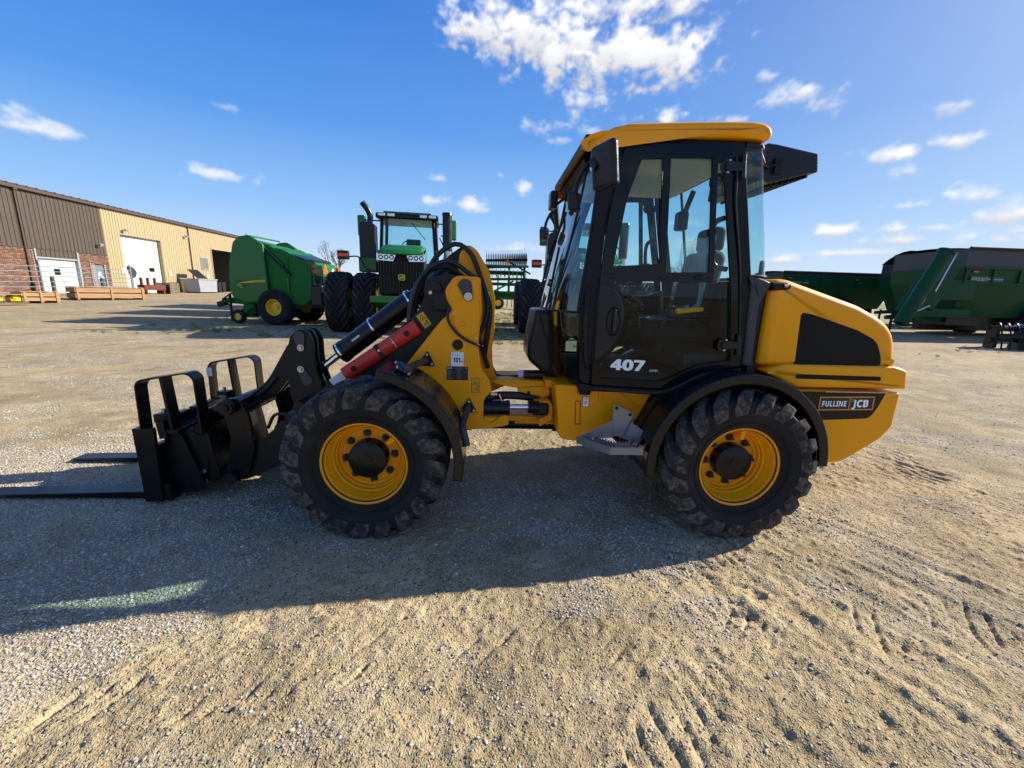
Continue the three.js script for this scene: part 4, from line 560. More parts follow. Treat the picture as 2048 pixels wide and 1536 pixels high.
bareTree(57, -52, 9.2, 'thin bare treetop showing above the tarp of the grain carts', 35, 'bare treetops over the carts'); bareTree(61, -53, 9.4, 'fuller bare treetop showing above the tarp of the grain carts', 39, 'bare treetops over the carts'); bareTree(48, -62, 8, 'bare tree beyond the low dark grain cart', 43);
console.log('background done');
// ---------------------------------------------------------------- the wheel loader: rear +x, near side +z
const Ld = thing('wheel_loader', 'yellow and black compact wheel loader with pallet forks lowered to the dirt', 'wheel loader', 0.242, 0, -3.189, 0.055);
const AX = 1.157, WY = 0.472;
{ // wheels
  const W = wheelOf(Ld, { R: 0.496, w: 0.4, rim: 0.25, n: 19, lh: 0.042, tyreM: M.tyre, treadM: M.tread, sweep: 1.3, lw: 0.19 });
  part('rim', lathe([[0.246, 0.10], [0.252, 0.132], [0.262, 0.142], [0.262, 0.15], [0.254, 0.154], [0.247, 0.150], [0.245, 0.128], [0.236, 0.120], [0.231, 0.088], [0.226, 0.08], [0.221, 0.056], [0.212, 0.048], [0.209, 0.028], [0.2, 0.02], [0.196, 0.002], [0.188, 0.000], [0.182, 0.008], [0.176, 0.008], [0.172, 0.002], [0.1, 0.002], [0.1, -0.02], [0.2, -0.02], [0.23, 0.02]], 64), M.rimYellow, W);
  part('sidewall_rings', [0.30, 0.345, 0.385].map((r, i) => { const g = new THREE.TorusGeometry(r, 0.0035, 5, 64); g.translate(0, 0, [0.182, 0.196, 0.1985][i]); return g; }), M.tyre, W);
  part('hub_cap', [lathe([[0.118, -0.04], [0.118, 0.074], [0.115, 0.084], [0.108, 0.088], [0, 0.088]], 40), lathe([[0.03, 0.086], [0.03, 0.092], [0, 0.092]], 20)], M.black, W);
  for (let i = 0; i < 8; i++) { const a = (i + 0.5) / 8 * 2 * Math.PI + 0.39, x = Math.cos(a) * 0.152, y = Math.sin(a) * 0.152; part('wheel_nut', [cyl([x, y, 0], [x, y, 0.03], 0.019, 0.017, 6), cyl([x, y, 0.03], [x, y, 0.052], 0.011, 0.009, 8), cyl([x, y, 0.002], [x, y, 0.007], 0.026, 0.026, 12)], M.pinGrey, W); }
  part('valve_cover', box(0.165, 0.115, 0.05, 0.07, 0.03, 0.1, 0.008, [0, 0, 0.6]), M.rimYellow, W);
  const put = (o, x, s, t) => { o.position.set(x, WY, s * 0.66); o.rotation.set(0, s < 0 ? Math.PI : 0, t); };
  put(W, -AX, 1, 0.1);
  [[AX, 1, 0.83], [-AX, -1, 0.4], [AX, -1, 1.3]].forEach(([x, s, t]) => { const c = W.clone(); Ld.add(c); put(c, x, s, t); });
  for (const x of [-AX, AX]) part(x < 0 ? 'front_axle' : 'rear_axle', [cyl([x, WY, -0.62], [x, WY, 0.62], 0.085), box(x, WY, 0, 0.34, 0.32, 0.5, 0.06)], M.black, Ld);
}
{ // rear body: engine cover, lower cowl, decals
  const hood = part('engine_cover', [plate([[1.30, 1.09], [1.308, 1.63, 0.05], [1.40, 1.632], [1.895, 1.486], [2.03, 1.425], [2.12, 1.37, 0.07], [2.178, 1.295, 0.07], [2.225, 1.09]], -0.635, 0.635, { r: 0.03, b: 0.055, bs: 5 }),
    plate([[1.322, 1.06], [1.45, 1.108], [2.2, 1.108], [2.285, 1.082], [2.305, 0.957], [1.555, 0.957]], -0.655, 0.655, { r: 0.02, b: 0.022, bs: 3 })], M.yellow, Ld);
  part('side_grille', plate([[1.512, 1.436, 0.03], [1.60, 1.42], [1.9, 1.333], [2.045, 1.268, 0.05], [2.098, 1.16], [2.105, 1.108, 0.02], [1.528, 1.105, 0.02]], 0.60, 0.6375, { r: 0.025, b: 0.002, bs: 1 }), M.mesh, hood);
  part('side_grille', plate([[1.512, 1.436], [1.9, 1.333], [2.045, 1.268], [2.105, 1.108], [1.528, 1.105]], -0.6375, -0.60), M.mesh, hood);
  part('air_slot', plate([[1.535, 1.046], [2.105, 1.040], [2.108, 1.012], [1.535, 1.017]], 0.64, 0.6575, { r: 0.01 }), M.mesh, hood);
  part('gas_strut_pin', [cyl([1.30, 1.585, 0.62], [1.395, 1.585, 0.62], 0.026), cyl([1.385, 1.585, 0.6], [1.385, 1.585, 0.655], 0.018)], M.black, hood); part('strut_ball', (() => { const g = new THREE.SphereGeometry(0.016, 12, 8); g.translate(1.372, 1.595, 0.655); return g; })(), M.chrome, hood);
  const low = [[2.262, 0.938, 0.02], [2.258, 0.703, 0.03], [2.19, 0.615, 0.03], [2.0, 0.48, 0.03], [1.94, 0.448, 0.04], [1.77, 0.438, 0.03], [1.722, 0.462], ...arcPts(AX, WY, 0.598, 2, 52, 8)];
  const cowl = part('counterweight_cowl', plate(low, -0.665, 0.665, { r: 0.01, b: 0.02, bs: 3 }), M.yellow, Ld);
  const dp = part('decal_panel', plate([[1.545, 0.936], [2.152, 0.936], [2.118, 0.842], [2.09, 0.785, 0.03], [2.06, 0.762, 0.03], [1.70, 0.745], ...arcPts(AX, WY, 0.605, 27, 49, 4)], 0.66, 0.6685, { r: 0.005 }), M.black, cowl);
  part('panel_trim', box(1.95, 0.9375, 0.665, 0.42, 0.006, 0.012), M.steel, dp);
  const sg = new THREE.PlaneGeometry(0.372, 0.092); sg.rotateZ(0.022); sg.translate(1.898, 0.862, 0.6705);
  mesh('dealer_sign', sg, mat(Lc(1, 1, 1), 0.4, 0, { map: canvasTex(1024, 256, (c, w, h) => { c.fillStyle = '#c98a2a'; c.fillRect(0, 0, w, h); c.fillStyle = '#14151a'; c.fillRect(24, 24, 532, 208); c.fillRect(576, 24, 424, 208); txt(c, 'FULLINE', 50, 182, 140, '#f2f2f4', { sx: 0.82, th: 3 }); txt(c, 'JCB', 640, 196, 180, '#f2f2f4', { sx: 0.98, th: 9 }); c.strokeStyle = '#c98a2a'; c.lineWidth = 8; c.strokeRect(600, 52, 34, 40); }) }), dp);
  part('rear_chassis', [box(1.3, 0.72, 0, 1.5, 0.5, 0.7, 0.02), box(1.75, 0.75, 0, 0.7, 0.5, 1.1, 0.02)], M.black, Ld);
  part('engine_bay_wall', box(1.285, 1.3, 0, 0.06, 0.62, 1.16), M.black, Ld);
  part('rear_tow_hitch', [box(2.22, 0.55, 0, 0.14, 0.2, 0.3, 0.02)], M.black, Ld);
}
{ // rear fenders and inner panels
  for (const s of [1, -1]) {
    const f = [plate(ringSector(AX, WY, 0.568, 0.588, 0, 186, 40), 0.42, 0.785), plate(ringSector(AX, WY, 0.524, 0.59, 0, 187, 44), 0.76, 0.796, { b: 0.014, bs: 4 })];
    part('rear_fender', s > 0 ? f : f.map(mirrored), M.fender, Ld);
    const p = plate([...arcPts(AX, WY, 0.57, 70, 188, 14), [0.60, 0.36], ...arcPts(AX, WY, 0.42, 180, 80, 8)], 0.40, 0.425);
    part('inner_guard', s > 0 ? p : mirrored(p), M.fender, Ld);
    const q = plate([[0.70, 0.90], [0.57, 0.62], [0.60, 0.50], ...arcPts(AX, WY, 0.575, 175, 95, 10), [1.2, 1.02], [1.0, 1.0]], 0.55, 0.575);
    part('mud_panel', s > 0 ? q : mirrored(q), M.fender, Ld);
  }
}
{ // rear chassis front, step
  const ch = part('rear_frame', [plate([[0.02, 0.905], [0.72, 0.9], [0.69, 0.85], [0.60, 0.66], [0.40, 0.575], [0.25, 0.498, 0.05], [0.066, 0.515, 0.06], [0.05, 0.70]], -0.455, 0.455, { r: 0.02, b: 0.012 }), box(0.03, 0.87, 0.2, 0.1, 0.06, 0.16, 0.01)], M.frameYellow, Ld);
  part('gusset', [box(0.515, 0.81, 0.46, 0.24, 0.014, 0.02, 0, [0, 0, -0.62]), box(0.19, 0.845, 0.462, 0.014, 0.09, 0.02), box(0.33, 0.84, 0.462, 0.014, 0.1, 0.02)], M.frameYellow, ch);
  part('grommet', cyl([0.225, 0.885, 0.45], [0.225, 0.845, 0.45], 0.05, 0.045), M.black, ch);
  decal('service_tag', 0.046, 0.07, 0.238, 0.79, 0.4635, (c, w, h) => { c.fillStyle = '#22262a'; c.fillRect(0, 0, w, h); c.fillStyle = '#e9e9ea'; c.beginPath(); c.roundRect(6, 5, w - 12, h - 10, 8); c.fill(); c.fillStyle = '#222'; c.fillRect(22, 28, 58, 7); c.strokeStyle = '#222'; c.lineWidth = 5; c.beginPath(); c.arc(50, 85, 22, 0, 7); c.moveTo(40, 108); c.lineTo(62, 66); c.stroke(); }, 100, 152, ch);
  const fr = plate([[0.165, 0.796], [0.205, 0.796], [0.213, 0.626], [0.173, 0.626]], 0.456, 0.4575, { holes: [[[0.171, 0.789], [0.198, 0.789], [0.206, 0.633], [0.180, 0.633]]] }); part('red_marking', fr, mat(S(170, 40, 16), 0.5), ch);
  const st = sub('step', Ld);
  part('back_plate', plate([[0.388, 0.818, 0.012], [0.522, 0.757, 0.012], [0.506, 0.697], [0.468, 0.60], [0.40, 0.60], [0.39, 0.70]], 0.600, 0.608, { r: 0.006 }), M.galv, st);
  part('wing', [ruled([[[0.39, 0.705, 0.604], [0.185, 0.598, 0.60]], [[0.40, 0.585, 0.604], [0.185, 0.575, 0.60]]]), ruled([[[0.506, 0.697, 0.604], [0.655, 0.605, 0.62]], [[0.468, 0.585, 0.604], [0.63, 0.525, 0.64]]]), box(0.492, 0.645, 0.612, 0.008, 0.13, 0.03, 0, [0, 0, -0.38])], M.galv, st);
  const tread = [[0.16, 0.60], [0.33, 0.80], [0.535, 0.80], [0.63, 0.64], [0.6, 0.60]];
  const tp = (k) => tread.map(([x, z]) => [mix(0.42, x, k), mix(0.58, z, k)]);
  const strip = (pts, y0, y1) => { const g = ruled([pts.map(p => [p[0], y1, p[1]]), pts.map(p => [p[0], y0, p[1]])]).toNonIndexed(); g.computeVertexNormals(); return g; };
  part('kick_strip', [strip(tp(1).slice(0, 4), 0.545, 0.59), strip(tp(0.985).slice(0, 4), 0.545, 0.59)], M.galv, st);
  for (const k of [0.78, 0.56]) part('tread_bar', strip(tp(k).slice(0, 4), 0.56, 0.588), M.galv, st);
  const te = []; for (const k of [1, 0.78, 0.56]) { const P = tp(k); for (let e = 0; e < 3; e++) { const n = Math.round(Math.hypot(P[e + 1][0] - P[e][0], P[e + 1][1] - P[e][1]) / 0.02); for (let i = 0; i < n; i++) { const x = mix(P[e][0], P[e + 1][0], (i + 0.5) / n), z = mix(P[e][1], P[e + 1][1], (i + 0.5) / n), a = Math.atan2(P[e + 1][1] - P[e][1], P[e + 1][0] - P[e][0]); te.push(box(x, k === 1 ? 0.594 : 0.592, z, 0.009, 0.01, 0.004, 0, [0, -a, 0])); } } } part('grip_teeth', te, M.galv, st);
  part('step_bolt', [cyl([0.408, 0.79, 0.605], [0.408, 0.79, 0.614], 0.011), cyl([0.50, 0.748, 0.605], [0.50, 0.748, 0.614], 0.011)], M.black, st);
}
// ---------------------------------------------------------------- cab
const Cab = sub('cab', Ld);
{
  // roof shell: side profile crowned across the width
  const prof = [[0.072, 2.298], [0.088, 2.322], [0.157, 2.374], [0.251, 2.422], [0.35, 2.446], [0.53, 2.458], [0.711, 2.47], [0.9, 2.48], [1.05, 2.486], [1.12, 2.48], [1.16, 2.458], [1.172, 2.42], [1.156, 2.393]];
  const sideOut = [[0.072, 2.298], [0.14, 2.348], [0.202, 2.366], [0.299, 2.367], [0.61, 2.386], [0.973, 2.4], [1.156, 2.395]];
  const roof = part('roof', plate([...prof.slice(1, -1).map(([x, y]) => [x, y + 0.002 - 0.008 * ss(0.3, 0.1, x)]), ...sideOut.slice().reverse()], -0.635, 0.635, { r: 0.02, b: 0.032, bs: 5 }), M.yellow, Cab);
  part('roof_underside', [box(0.62, 2.365, 0, 1.04, 0.05, 1.19, 0.01), box(0.19, 2.315, 0, 0.12, 0.06, 0.86, 0.01, [0, 0, 0.5])], M.frame, roof);
  part('headliner', [box(0.66, 2.325, 0, 0.82, 0.04, 1.02, 0.015), box(0.35, 2.27, 0, 0.18, 0.1, 0.8, 0.03)], M.liner, roof);
  part('front_marker', box(0.155, 2.25, 0.585, 0.03, 0.1, 0.03, 0.004), M.lampGlass, Cab);
  // pillars
  const mk = (name, g, m) => { part(name, g, m, Cab); part(name, [g].flat().map(mirrored), m, Cab); };
  mk('front_pillar', plate([[0.153, 0.955], [0.128, 1.415], [0.15, 1.63], [0.172, 1.823], [0.19, 2.06], [0.215, 2.34], [0.325, 2.355], [0.256, 1.96], [0.223, 1.41], [0.225, 0.94]], 0.545, 0.605, { r: 0.04, b: 0.006 }), M.frame);
  mk('rear_pillar', plate([[0.955, 2.374], [1.025, 2.385], [1.178, 1.64], [1.2, 1.09], [1.18, 1.07], [1.103, 1.617]], 0.545, 0.606, { r: 0.01, b: 0.006 }), M.frame);
  mk('rear_corner_post', plate([[1.15, 1.632, 0.02], [1.235, 1.635, 0.03], [1.318, 1.60, 0.04], [1.285, 1.555, 0.03], [1.245, 1.47, 0.1], [1.262, 1.077], [1.197, 1.09], [1.178, 1.63]], 0.52, 0.622, { r: 0.015, b: 0.015, bs: 3 }), M.grey);
  mk('cab_sill', [plate([[0.15, 0.955], [0.225, 0.937], [0.68, 0.914], [0.76, 0.938], [0.93, 1.03], [1.18, 1.068], [1.2, 1.03], [0.95, 0.97], [0.76, 0.885], [0.15, 0.90]], 0.50, 0.612, { r: 0.02, b: 0.008 })], M.frame);
  part('cab_floor', [box(0.55, 0.955, 0, 0.84, 0.05, 1.06), box(1.05, 1.09, 0, 0.4, 0.1, 1.06), box(1.22, 1.32, 0, 0.04, 0.6, 1.06)], M.rubberSeal, Cab);
  // windscreen, curved
  const xp = (y) => y < 1.415 ? mix(0.153, 0.128, (y - 0.95) / 0.465) : y < 1.823 ? mix(0.128, 0.172, (y - 1.415) / 0.408) : y < 2.06 ? mix(0.172, 0.19, (y - 1.823) / 0.237) : mix(0.19, 0.215, (y - 2.06) / 0.27);
  const scr = (ys, zs, inset = 0) => ys.map(y => zs.map(z => { const zz = Math.abs(z) / 0.575; return [xp(y) + inset - mix(0.15, 0.05, ss(1.3, 2.3, y)) * (1 - Math.pow(zz, 4.5)), y, z]; }));
  const zs = Array.from({ length: 33 }, (_, i) => -0.575 + i * 0.0359375), ys = Array.from({ length: 13 }, (_, i) => 1.4 + i * 0.0755);
  part('windscreen', ruled(scr(ys, zs)), M.screen, Cab); part('lower_front_glass', ruled(scr([0.96, 1.08, 1.2, 1.3, 1.385], zs)), M.darkGlass, Cab);
  part('windscreen_seal', [tube(scr([1.393], zs)[0], 0.008, 30, 6), tube(scr([2.31], zs)[0], 0.012, 30, 6), tube(scr(ys, [0.572]).map(r => r[0]), 0.012, 24, 6), tube(scr(ys, [-0.572]).map(r => r[0]), 0.012, 24, 6), tube(scr(ys, [0.36]).map(r => r[0]), 0.009, 24, 6), tube(scr(ys, [-0.36]).map(r => r[0]), 0.009, 24, 6)], M.rubberSeal, Cab);
  part('front_nose_panel', plate([[0.02, 1.392], [-0.105, 1.39, 0.02], [-0.15, 1.12, 0.05], [-0.148, 1.03, 0.04], [-0.017, 0.922, 0.05], [0.06, 0.882], [0.12, 0.95]], -0.25, 0.22, { r: 0.02, b: 0.04, bs: 3 }), M.plastic, Cab);
  part('wiper', [cyl([0.06, 2.02, 0.3], [-0.02, 1.74, 0.12], 0.01, 0.01, 6), cyl([-0.02, 1.74, 0.12], [-0.085, 1.45, 0.2], 0.008, 0.008, 6), cyl([0.02, 1.80, 0.35], [-0.03, 1.46, 0.3], 0.008, 0.008, 6), box(-0.01, 1.745, 0.14, 0.03, 0.05, 0.06, 0.008)], M.black, Cab);
  // rear glass wrapped round the corners
  const hw = (x0, x1, x2, y) => [[x0, y, 0.6], [mix(x0, x1, 0.55), y, 0.602], [x1, y, 0.59], [mix(x1, x2, 0.7), y, 0.55], [x2, y, 0.45], [x2 + 0.004, y, 0.2], [x2 + 0.005, y, 0]], full = (h) => [...h, ...h.slice(0, -1).reverse().map(p => [p[0], p[1], -p[2]])];
  const rq = full(hw(1.03, 1.14, 1.165, 2.37)), rl = full(hw(1.18, 1.275, 1.296, 1.64));
  part('rear_window', ruled([rq, rq.map((p, i) => p.map((v, k) => mix(v, rl[i][k], 0.5))), rl]), M.glass, Cab);
  part('rear_window_frame', [tube(rl, 0.012, 30, 6), tube(rq, 0.014, 30, 6), cyl([1.155, 2.36, -0.5], [1.288, 1.64, -0.5], 0.012, 0.012, 6)], M.rubberSeal, Cab);
  // doors: near and far
  const out = [[0.325, 2.346], [0.952, 2.372], [1.101, 1.617], [1.175, 1.08], [0.925, 1.04], [0.755, 0.95], [0.676, 0.925], [0.225, 0.945], [0.223, 1.412], [0.258, 1.959]];
  const holes = [[[0.424, 2.271], [0.552, 2.279], [0.595, 1.692], [0.304, 1.668], [0.355, 2.048]], [[0.590, 2.283], [0.842, 2.295], [0.905, 1.652], [0.630, 1.643]],
    [[0.868, 2.262], [0.908, 2.278], [1.05, 1.60], [1.118, 1.115], [0.91, 1.082], [0.74, 0.995], [0.665, 0.968], [0.268, 0.985], [0.268, 1.08], [0.31, 1.115], [0.37, 1.2], [0.405, 1.3], [0.413, 1.39], [0.388, 1.49], [0.335, 1.56], [0.278, 1.59], [0.926, 1.60], [0.93, 1.64]]];
  const frame = plate(out, 0.601, 0.619, { r: 0.02, b: 0.004, holes, hr: 0.012 });
  const glassHalf = (lo, hi) => { const P = out.map(([x, y]) => [mix(0.62, x, 0.985), mix(1.6, y, 0.985)]), cut = (pts, keep, yc) => { const o = []; pts.forEach((p, i) => { const q = pts[(i + 1) % pts.length]; if (keep(p)) o.push(p); if (keep(p) !== keep(q)) { const t = (yc - p[1]) / (q[1] - p[1]); o.push([mix(p[0], q[0], t), yc]); } }); return o; }; const g = new THREE.ShapeGeometry(shapeOf(lo > -1 ? cut(P, p => p[1] >= lo, lo) : cut(P, p => p[1] < hi, hi))); g.translate(0, 0, 0.598); return g; };
  for (const s of [1, -1]) {
    const D = sub('door', Cab), F = (g) => s > 0 ? g : [g].flat().map(mirrored);
    part('door_frame', F(frame), M.frit, D); part('door_window', F(glassHalf(1.61, 9)), M.glass, D); part('lower_door_window', F(glassHalf(-9, 1.61)), M.doorGlass, D);
    part('window_bar', F([box(0.3, 1.614, 0.615, 0.05, 0.02, 0.014, 0.004), box(0.62, 1.618, 0.617, 0.05, 0.024, 0.016, 0.004), box(0.84, 1.622, 0.617, 0.06, 0.024, 0.016, 0.004), box(0.76, 1.624, 0.612, 0.3, 0.012, 0.012)]), M.black, D);
    const hp = part('handle_pad', F([plate([[0.232, 1.585], [0.30, 1.565], [0.37, 1.50], [0.402, 1.40], [0.394, 1.31], [0.35, 1.205], [0.29, 1.13], [0.232, 1.095]], 0.60, 0.628, { r: 0.04, b: 0.007 })]), M.plastic, D);
    part('handle_recess', F([(() => { const g = lathe([[0.0, 0], [0.05, 0.0], [0.058, 0.006], [0.062, 0.006]], 28); g.scale(0.72, 1.55, 1); g.translate(0.333, 1.345, 0.627); return g; })()]), M.black, hp); part('handle_lever', F([box(0.336, 1.345, 0.638, 0.022, 0.15, 0.02, 0.008)]), M.plastic, hp);
    for (const [hx, hy] of [[0.985, 2.245], [1.11, 1.217]]) part('hinge', F([plate([[hx - 0.075, hy + 0.03, 0.03], [hx + 0.03, hy + 0.022], [hx + 0.03, hy - 0.022], [hx - 0.075, hy - 0.03, 0.03]], 0.618, 0.64, { r: 0.008, b: 0.004 }), cyl([hx + 0.04, hy - 0.06, 0.63], [hx + 0.028, hy + 0.07, 0.63], 0.014), cyl([hx - 0.06, hy, 0.62], [hx - 0.06, hy, 0.628], 0.04, 0.04, 18)]), M.plastic, D), part('hinge_screw', F([cyl([hx - 0.05, hy + 0.03, 0.625], [hx - 0.05, hy + 0.03, 0.634], 0.008, 0.008, 8), cyl([hx - 0.055, hy - 0.03, 0.625], [hx - 0.055, hy - 0.03, 0.634], 0.008, 0.008, 8)]), M.steel, D);
    part('grab_rail', F([tube([[0.985, 1.98, 0.56], [0.93, 1.95, 0.56], [0.925, 1.8, 0.56], [0.96, 1.7, 0.56], [1.04, 1.68, 0.56]], 0.016, 22, 8)]), M.black, D);
    if (s > 0) {
      decal('model_lettering', 0.315, 0.086, 0.505, 1.068, 0.5945 + 0.006, (c, w, h) => { c.clearRect(0, 0, w, h); txt(c, '407', 2, 122, 152, '#f0f1f4', { sx: 1.42, th: 8 }); txt(c, 'AGRI', 412, 126, 34, '#b9bcc4', { sx: 1.1 }); }, 512, 144, D, -0.03, { alphaTest: 0.5 });
    } else {
      const g = new THREE.PlaneGeometry(0.2, 0.09); g.rotateY(Math.PI); g.translate(0.62, 1.0, -0.6); mesh('maker_lettering', g, mat(Lc(1, 1, 1), 0.5, 0, { map: canvasTex(256, 112, (c) => { c.clearRect(0, 0, 256, 112); txt(c, 'JCB', 8, 96, 112, '#cfd2d6', { sx: 1.05, th: 5 }); }), alphaTest: 0.5, side: THREE.DoubleSide }), D);
    }
  }
  part('door_seal', tube([[0.24, 0.92, 0.61], [0.67, 0.9, 0.615], [0.77, 0.93, 0.615], [0.93, 1.015, 0.615], [1.19, 1.06, 0.612]], 0.012, 30, 6), M.rubberSeal, Cab);
  part('wire_rail', tube([[0.97, 2.30, 0.633], [0.985, 2.2, 0.636], [1.0, 2.06, 0.632], [1.09, 1.66, 0.626], [1.15, 1.25, 0.622]], 0.006, 26, 6), M.cylBlack, Cab);
  part('grab_handle', tube([[0.17, 1.55, 0.60], [0.155, 1.4, 0.655], [0.165, 1.15, 0.66], [0.19, 1.06, 0.65], [0.225, 1.06, 0.61]], 0.012, 26, 7), M.black, Cab);
  // mirrors and lamps
  for (const s of [1, -1]) { const m = sub('mirror', Cab), F = (g) => s > 0 ? g : [g].flat().map(mirrored); part('mirror_housing', F([box(0.172, 2.172, 0.79, 0.05, 0.225, 0.20, 0.024, [0, 0.36, 0.14])]), M.plastic, m); part('mirror_glass', F([box(0.1955, 2.178, 0.7805, 0.006, 0.2, 0.165, 0.002, [0, 0.36, 0.14])]), M.chrome, m); part('mirror_arm', F([tube([[0.2, 2.3, 0.6], [0.13, 2.25, 0.68], [0.125, 2.19, 0.74], [0.16, 2.18, 0.79]], 0.013, 18, 7), cyl([0.13, 2.21, 0.72], [0.15, 2.17, 0.76], 0.03)]), M.black, m); }
  for (const s of [1, -1]) { const l = sub('work_lamp', Cab), F = (g) => s > 0 ? g : [g].flat().map(mirrored); part('lamp_body', F([box(0.04, 2.01, 0.68, 0.055, 0.10, 0.09, 0.015, [0, -0.5, 0.05])]), M.plastic, l); part('lamp_arm', F([tube([[0.12, 2.22, 0.68], [0.08, 2.17, 0.68], [0.05, 2.1, 0.68], [0.045, 2.06, 0.68]], 0.012, 14, 7)]), M.black, l); }
  part('roof_lamp', [box(0.06, 2.22, -0.35, 0.06, 0.13, 0.14, 0.015)], M.plastic, Cab);
  const rb = part('rear_equipment_box', plate([[1.315, 2.475], [1.38, 2.47], [1.66, 2.427], [1.676, 2.318], [1.62, 2.31], [1.36, 2.24], [1.3, 2.26]], -0.33, 0.35, { r: 0.01, b: 0.008 }), M.grey, Cab);
  rb.material = M.plastic;
  for (let i = 0; i < 7; i++) part('louvre', box(1.40 + i * 0.04, 2.243 + i * 0.0105, 0, 0.008, 0.02, 0.6, 0, [0, 0, 0.3]), M.black, rb);
  part('cable_bracket', [box(1.4, 2.34, 0.36, 0.06, 0.09, 0.03, 0.006), tube([[1.2, 2.42, 0.45], [1.25, 2.36, 0.42], [1.32, 2.33, 0.37], [1.4, 2.36, 0.38]], 0.01, 14, 6), cyl([1.16, 2.33, 0], [1.36, 2.33, 0], 0.05), cyl([1.14, 2.38, 0.3], [1.36, 2.36, 0.3], 0.02)], M.black, rb);
  part('side_lamp', [box(1.262, 1.70, 0.56, 0.022, 0.08, 0.03, 0.008), cyl([1.27, 1.64, 0.56], [1.265, 1.68, 0.56], 0.008)], M.black, Cab);
  // inside
  part('seat', [box(0.93, 1.26, 0, 0.48, 0.13, 0.46, 0.05), box(1.13, 1.56, 0, 0.14, 0.56, 0.44, 0.06, [0, 0, -0.16]), box(1.2, 1.92, 0, 0.1, 0.17, 0.28, 0.04), box(0.95, 1.14, 0, 0.36, 0.18, 0.36, 0.03)], M.seat, Cab);
  const wr = [[], []]; part('seat_wrap', [(() => { const r = []; seed = 77; for (let i = 0; i <= 10; i++) { const q = []; for (let j = 0; j <= 12; j++) q.push([mix(0.70, 1.05, Math.min(1, i / 6)) + 0.012 * rnd() + (i > 6 ? (i - 6) * 0.012 : 0), 1.34 + (i > 5 ? (i - 5) * 0.115 : 0) + 0.025 * rnd(), mix(-0.27, 0.27, j / 12)]); r.push(q); } return ruled(r); })()], M.wrap, Cab);
  part('steering_wheel', [(() => { const g = new THREE.TorusGeometry(0.19, 0.016, 8, 32); g.rotateX(Math.PI / 2); g.rotateZ(-0.45); g.translate(0.55, 1.5, 0); return g; })(), cyl([0.33, 1.0, 0], [0.55, 1.49, 0], 0.035), box(0.55, 1.495, 0, 0.05, 0.02, 0.34, 0.006, [0, 0, -0.45]), cyl([0.6, 1.52, 0.13], [0.615, 1.57, 0.13], 0.022)], M.black, Cab);
  part('dashboard', [box(0.26, 1.28, 0, 0.2, 0.2, 0.6, 0.05), box(0.36, 1.5, 0.12, 0.05, 0.14, 0.12, 0.02)], M.plastic, Cab);
  part('side_console', [box(0.86, 1.3, -0.4, 0.6, 0.42, 0.2, 0.04), box(0.95, 1.38, 0.3, 0.3, 0.05, 0.08, 0.02), cyl([0.72, 1.4, 0.4], [0.70, 1.54, 0.4], 0.014), cyl([0.6, 1.5, -0.38], [0.6, 1.66, -0.38], 0.02), cyl([0.93, 1.47, -0.36], [0.93, 1.47, -0.28], 0.06)], M.plastic, Cab);
  part('control_lever', [cyl([0.6, 1.28, 0.36], [0.56, 1.42, 0.36], 0.012), box(0.555, 1.44, 0.36, 0.09, 0.035, 0.035, 0.012), cyl([0.74, 1.3, 0.38], [0.78, 1.42, 0.38], 0.01), box(0.785, 1.435, 0.38, 0.05, 0.03, 0.03, 0.01)], M.black, Cab);
  part('yellow_lever_guard', box(0.9, 1.42, 0.42, 0.18, 0.03, 0.05, 0.01, [0, 0, 0.12]), M.frameYellow, Cab);
  part('inner_trim', [box(0.72, 1.3, -0.53, 0.72, 0.5, 0.06, 0.03), box(0.3, 1.2, 0.2, 0.1, 0.36, 0.5, 0.04)], M.trim, Cab);
  part('display', box(0.62, 1.52, -0.34, 0.09, 0.13, 0.03, 0.01), M.black, Cab);
  part('interior_mirror', [box(0.4, 2.19, 0.05, 0.04, 0.07, 0.22, 0.02), cyl([0.4, 2.22, 0.05], [0.38, 2.3, 0.05], 0.012)], M.black, Cab); part('rear_blind_motor', [box(1.05, 2.08, -0.2, 0.08, 0.14, 0.1, 0.02), cyl([1.07, 2.14, -0.2], [1.12, 2.3, -0.2], 0.02)], M.black, Cab);
}
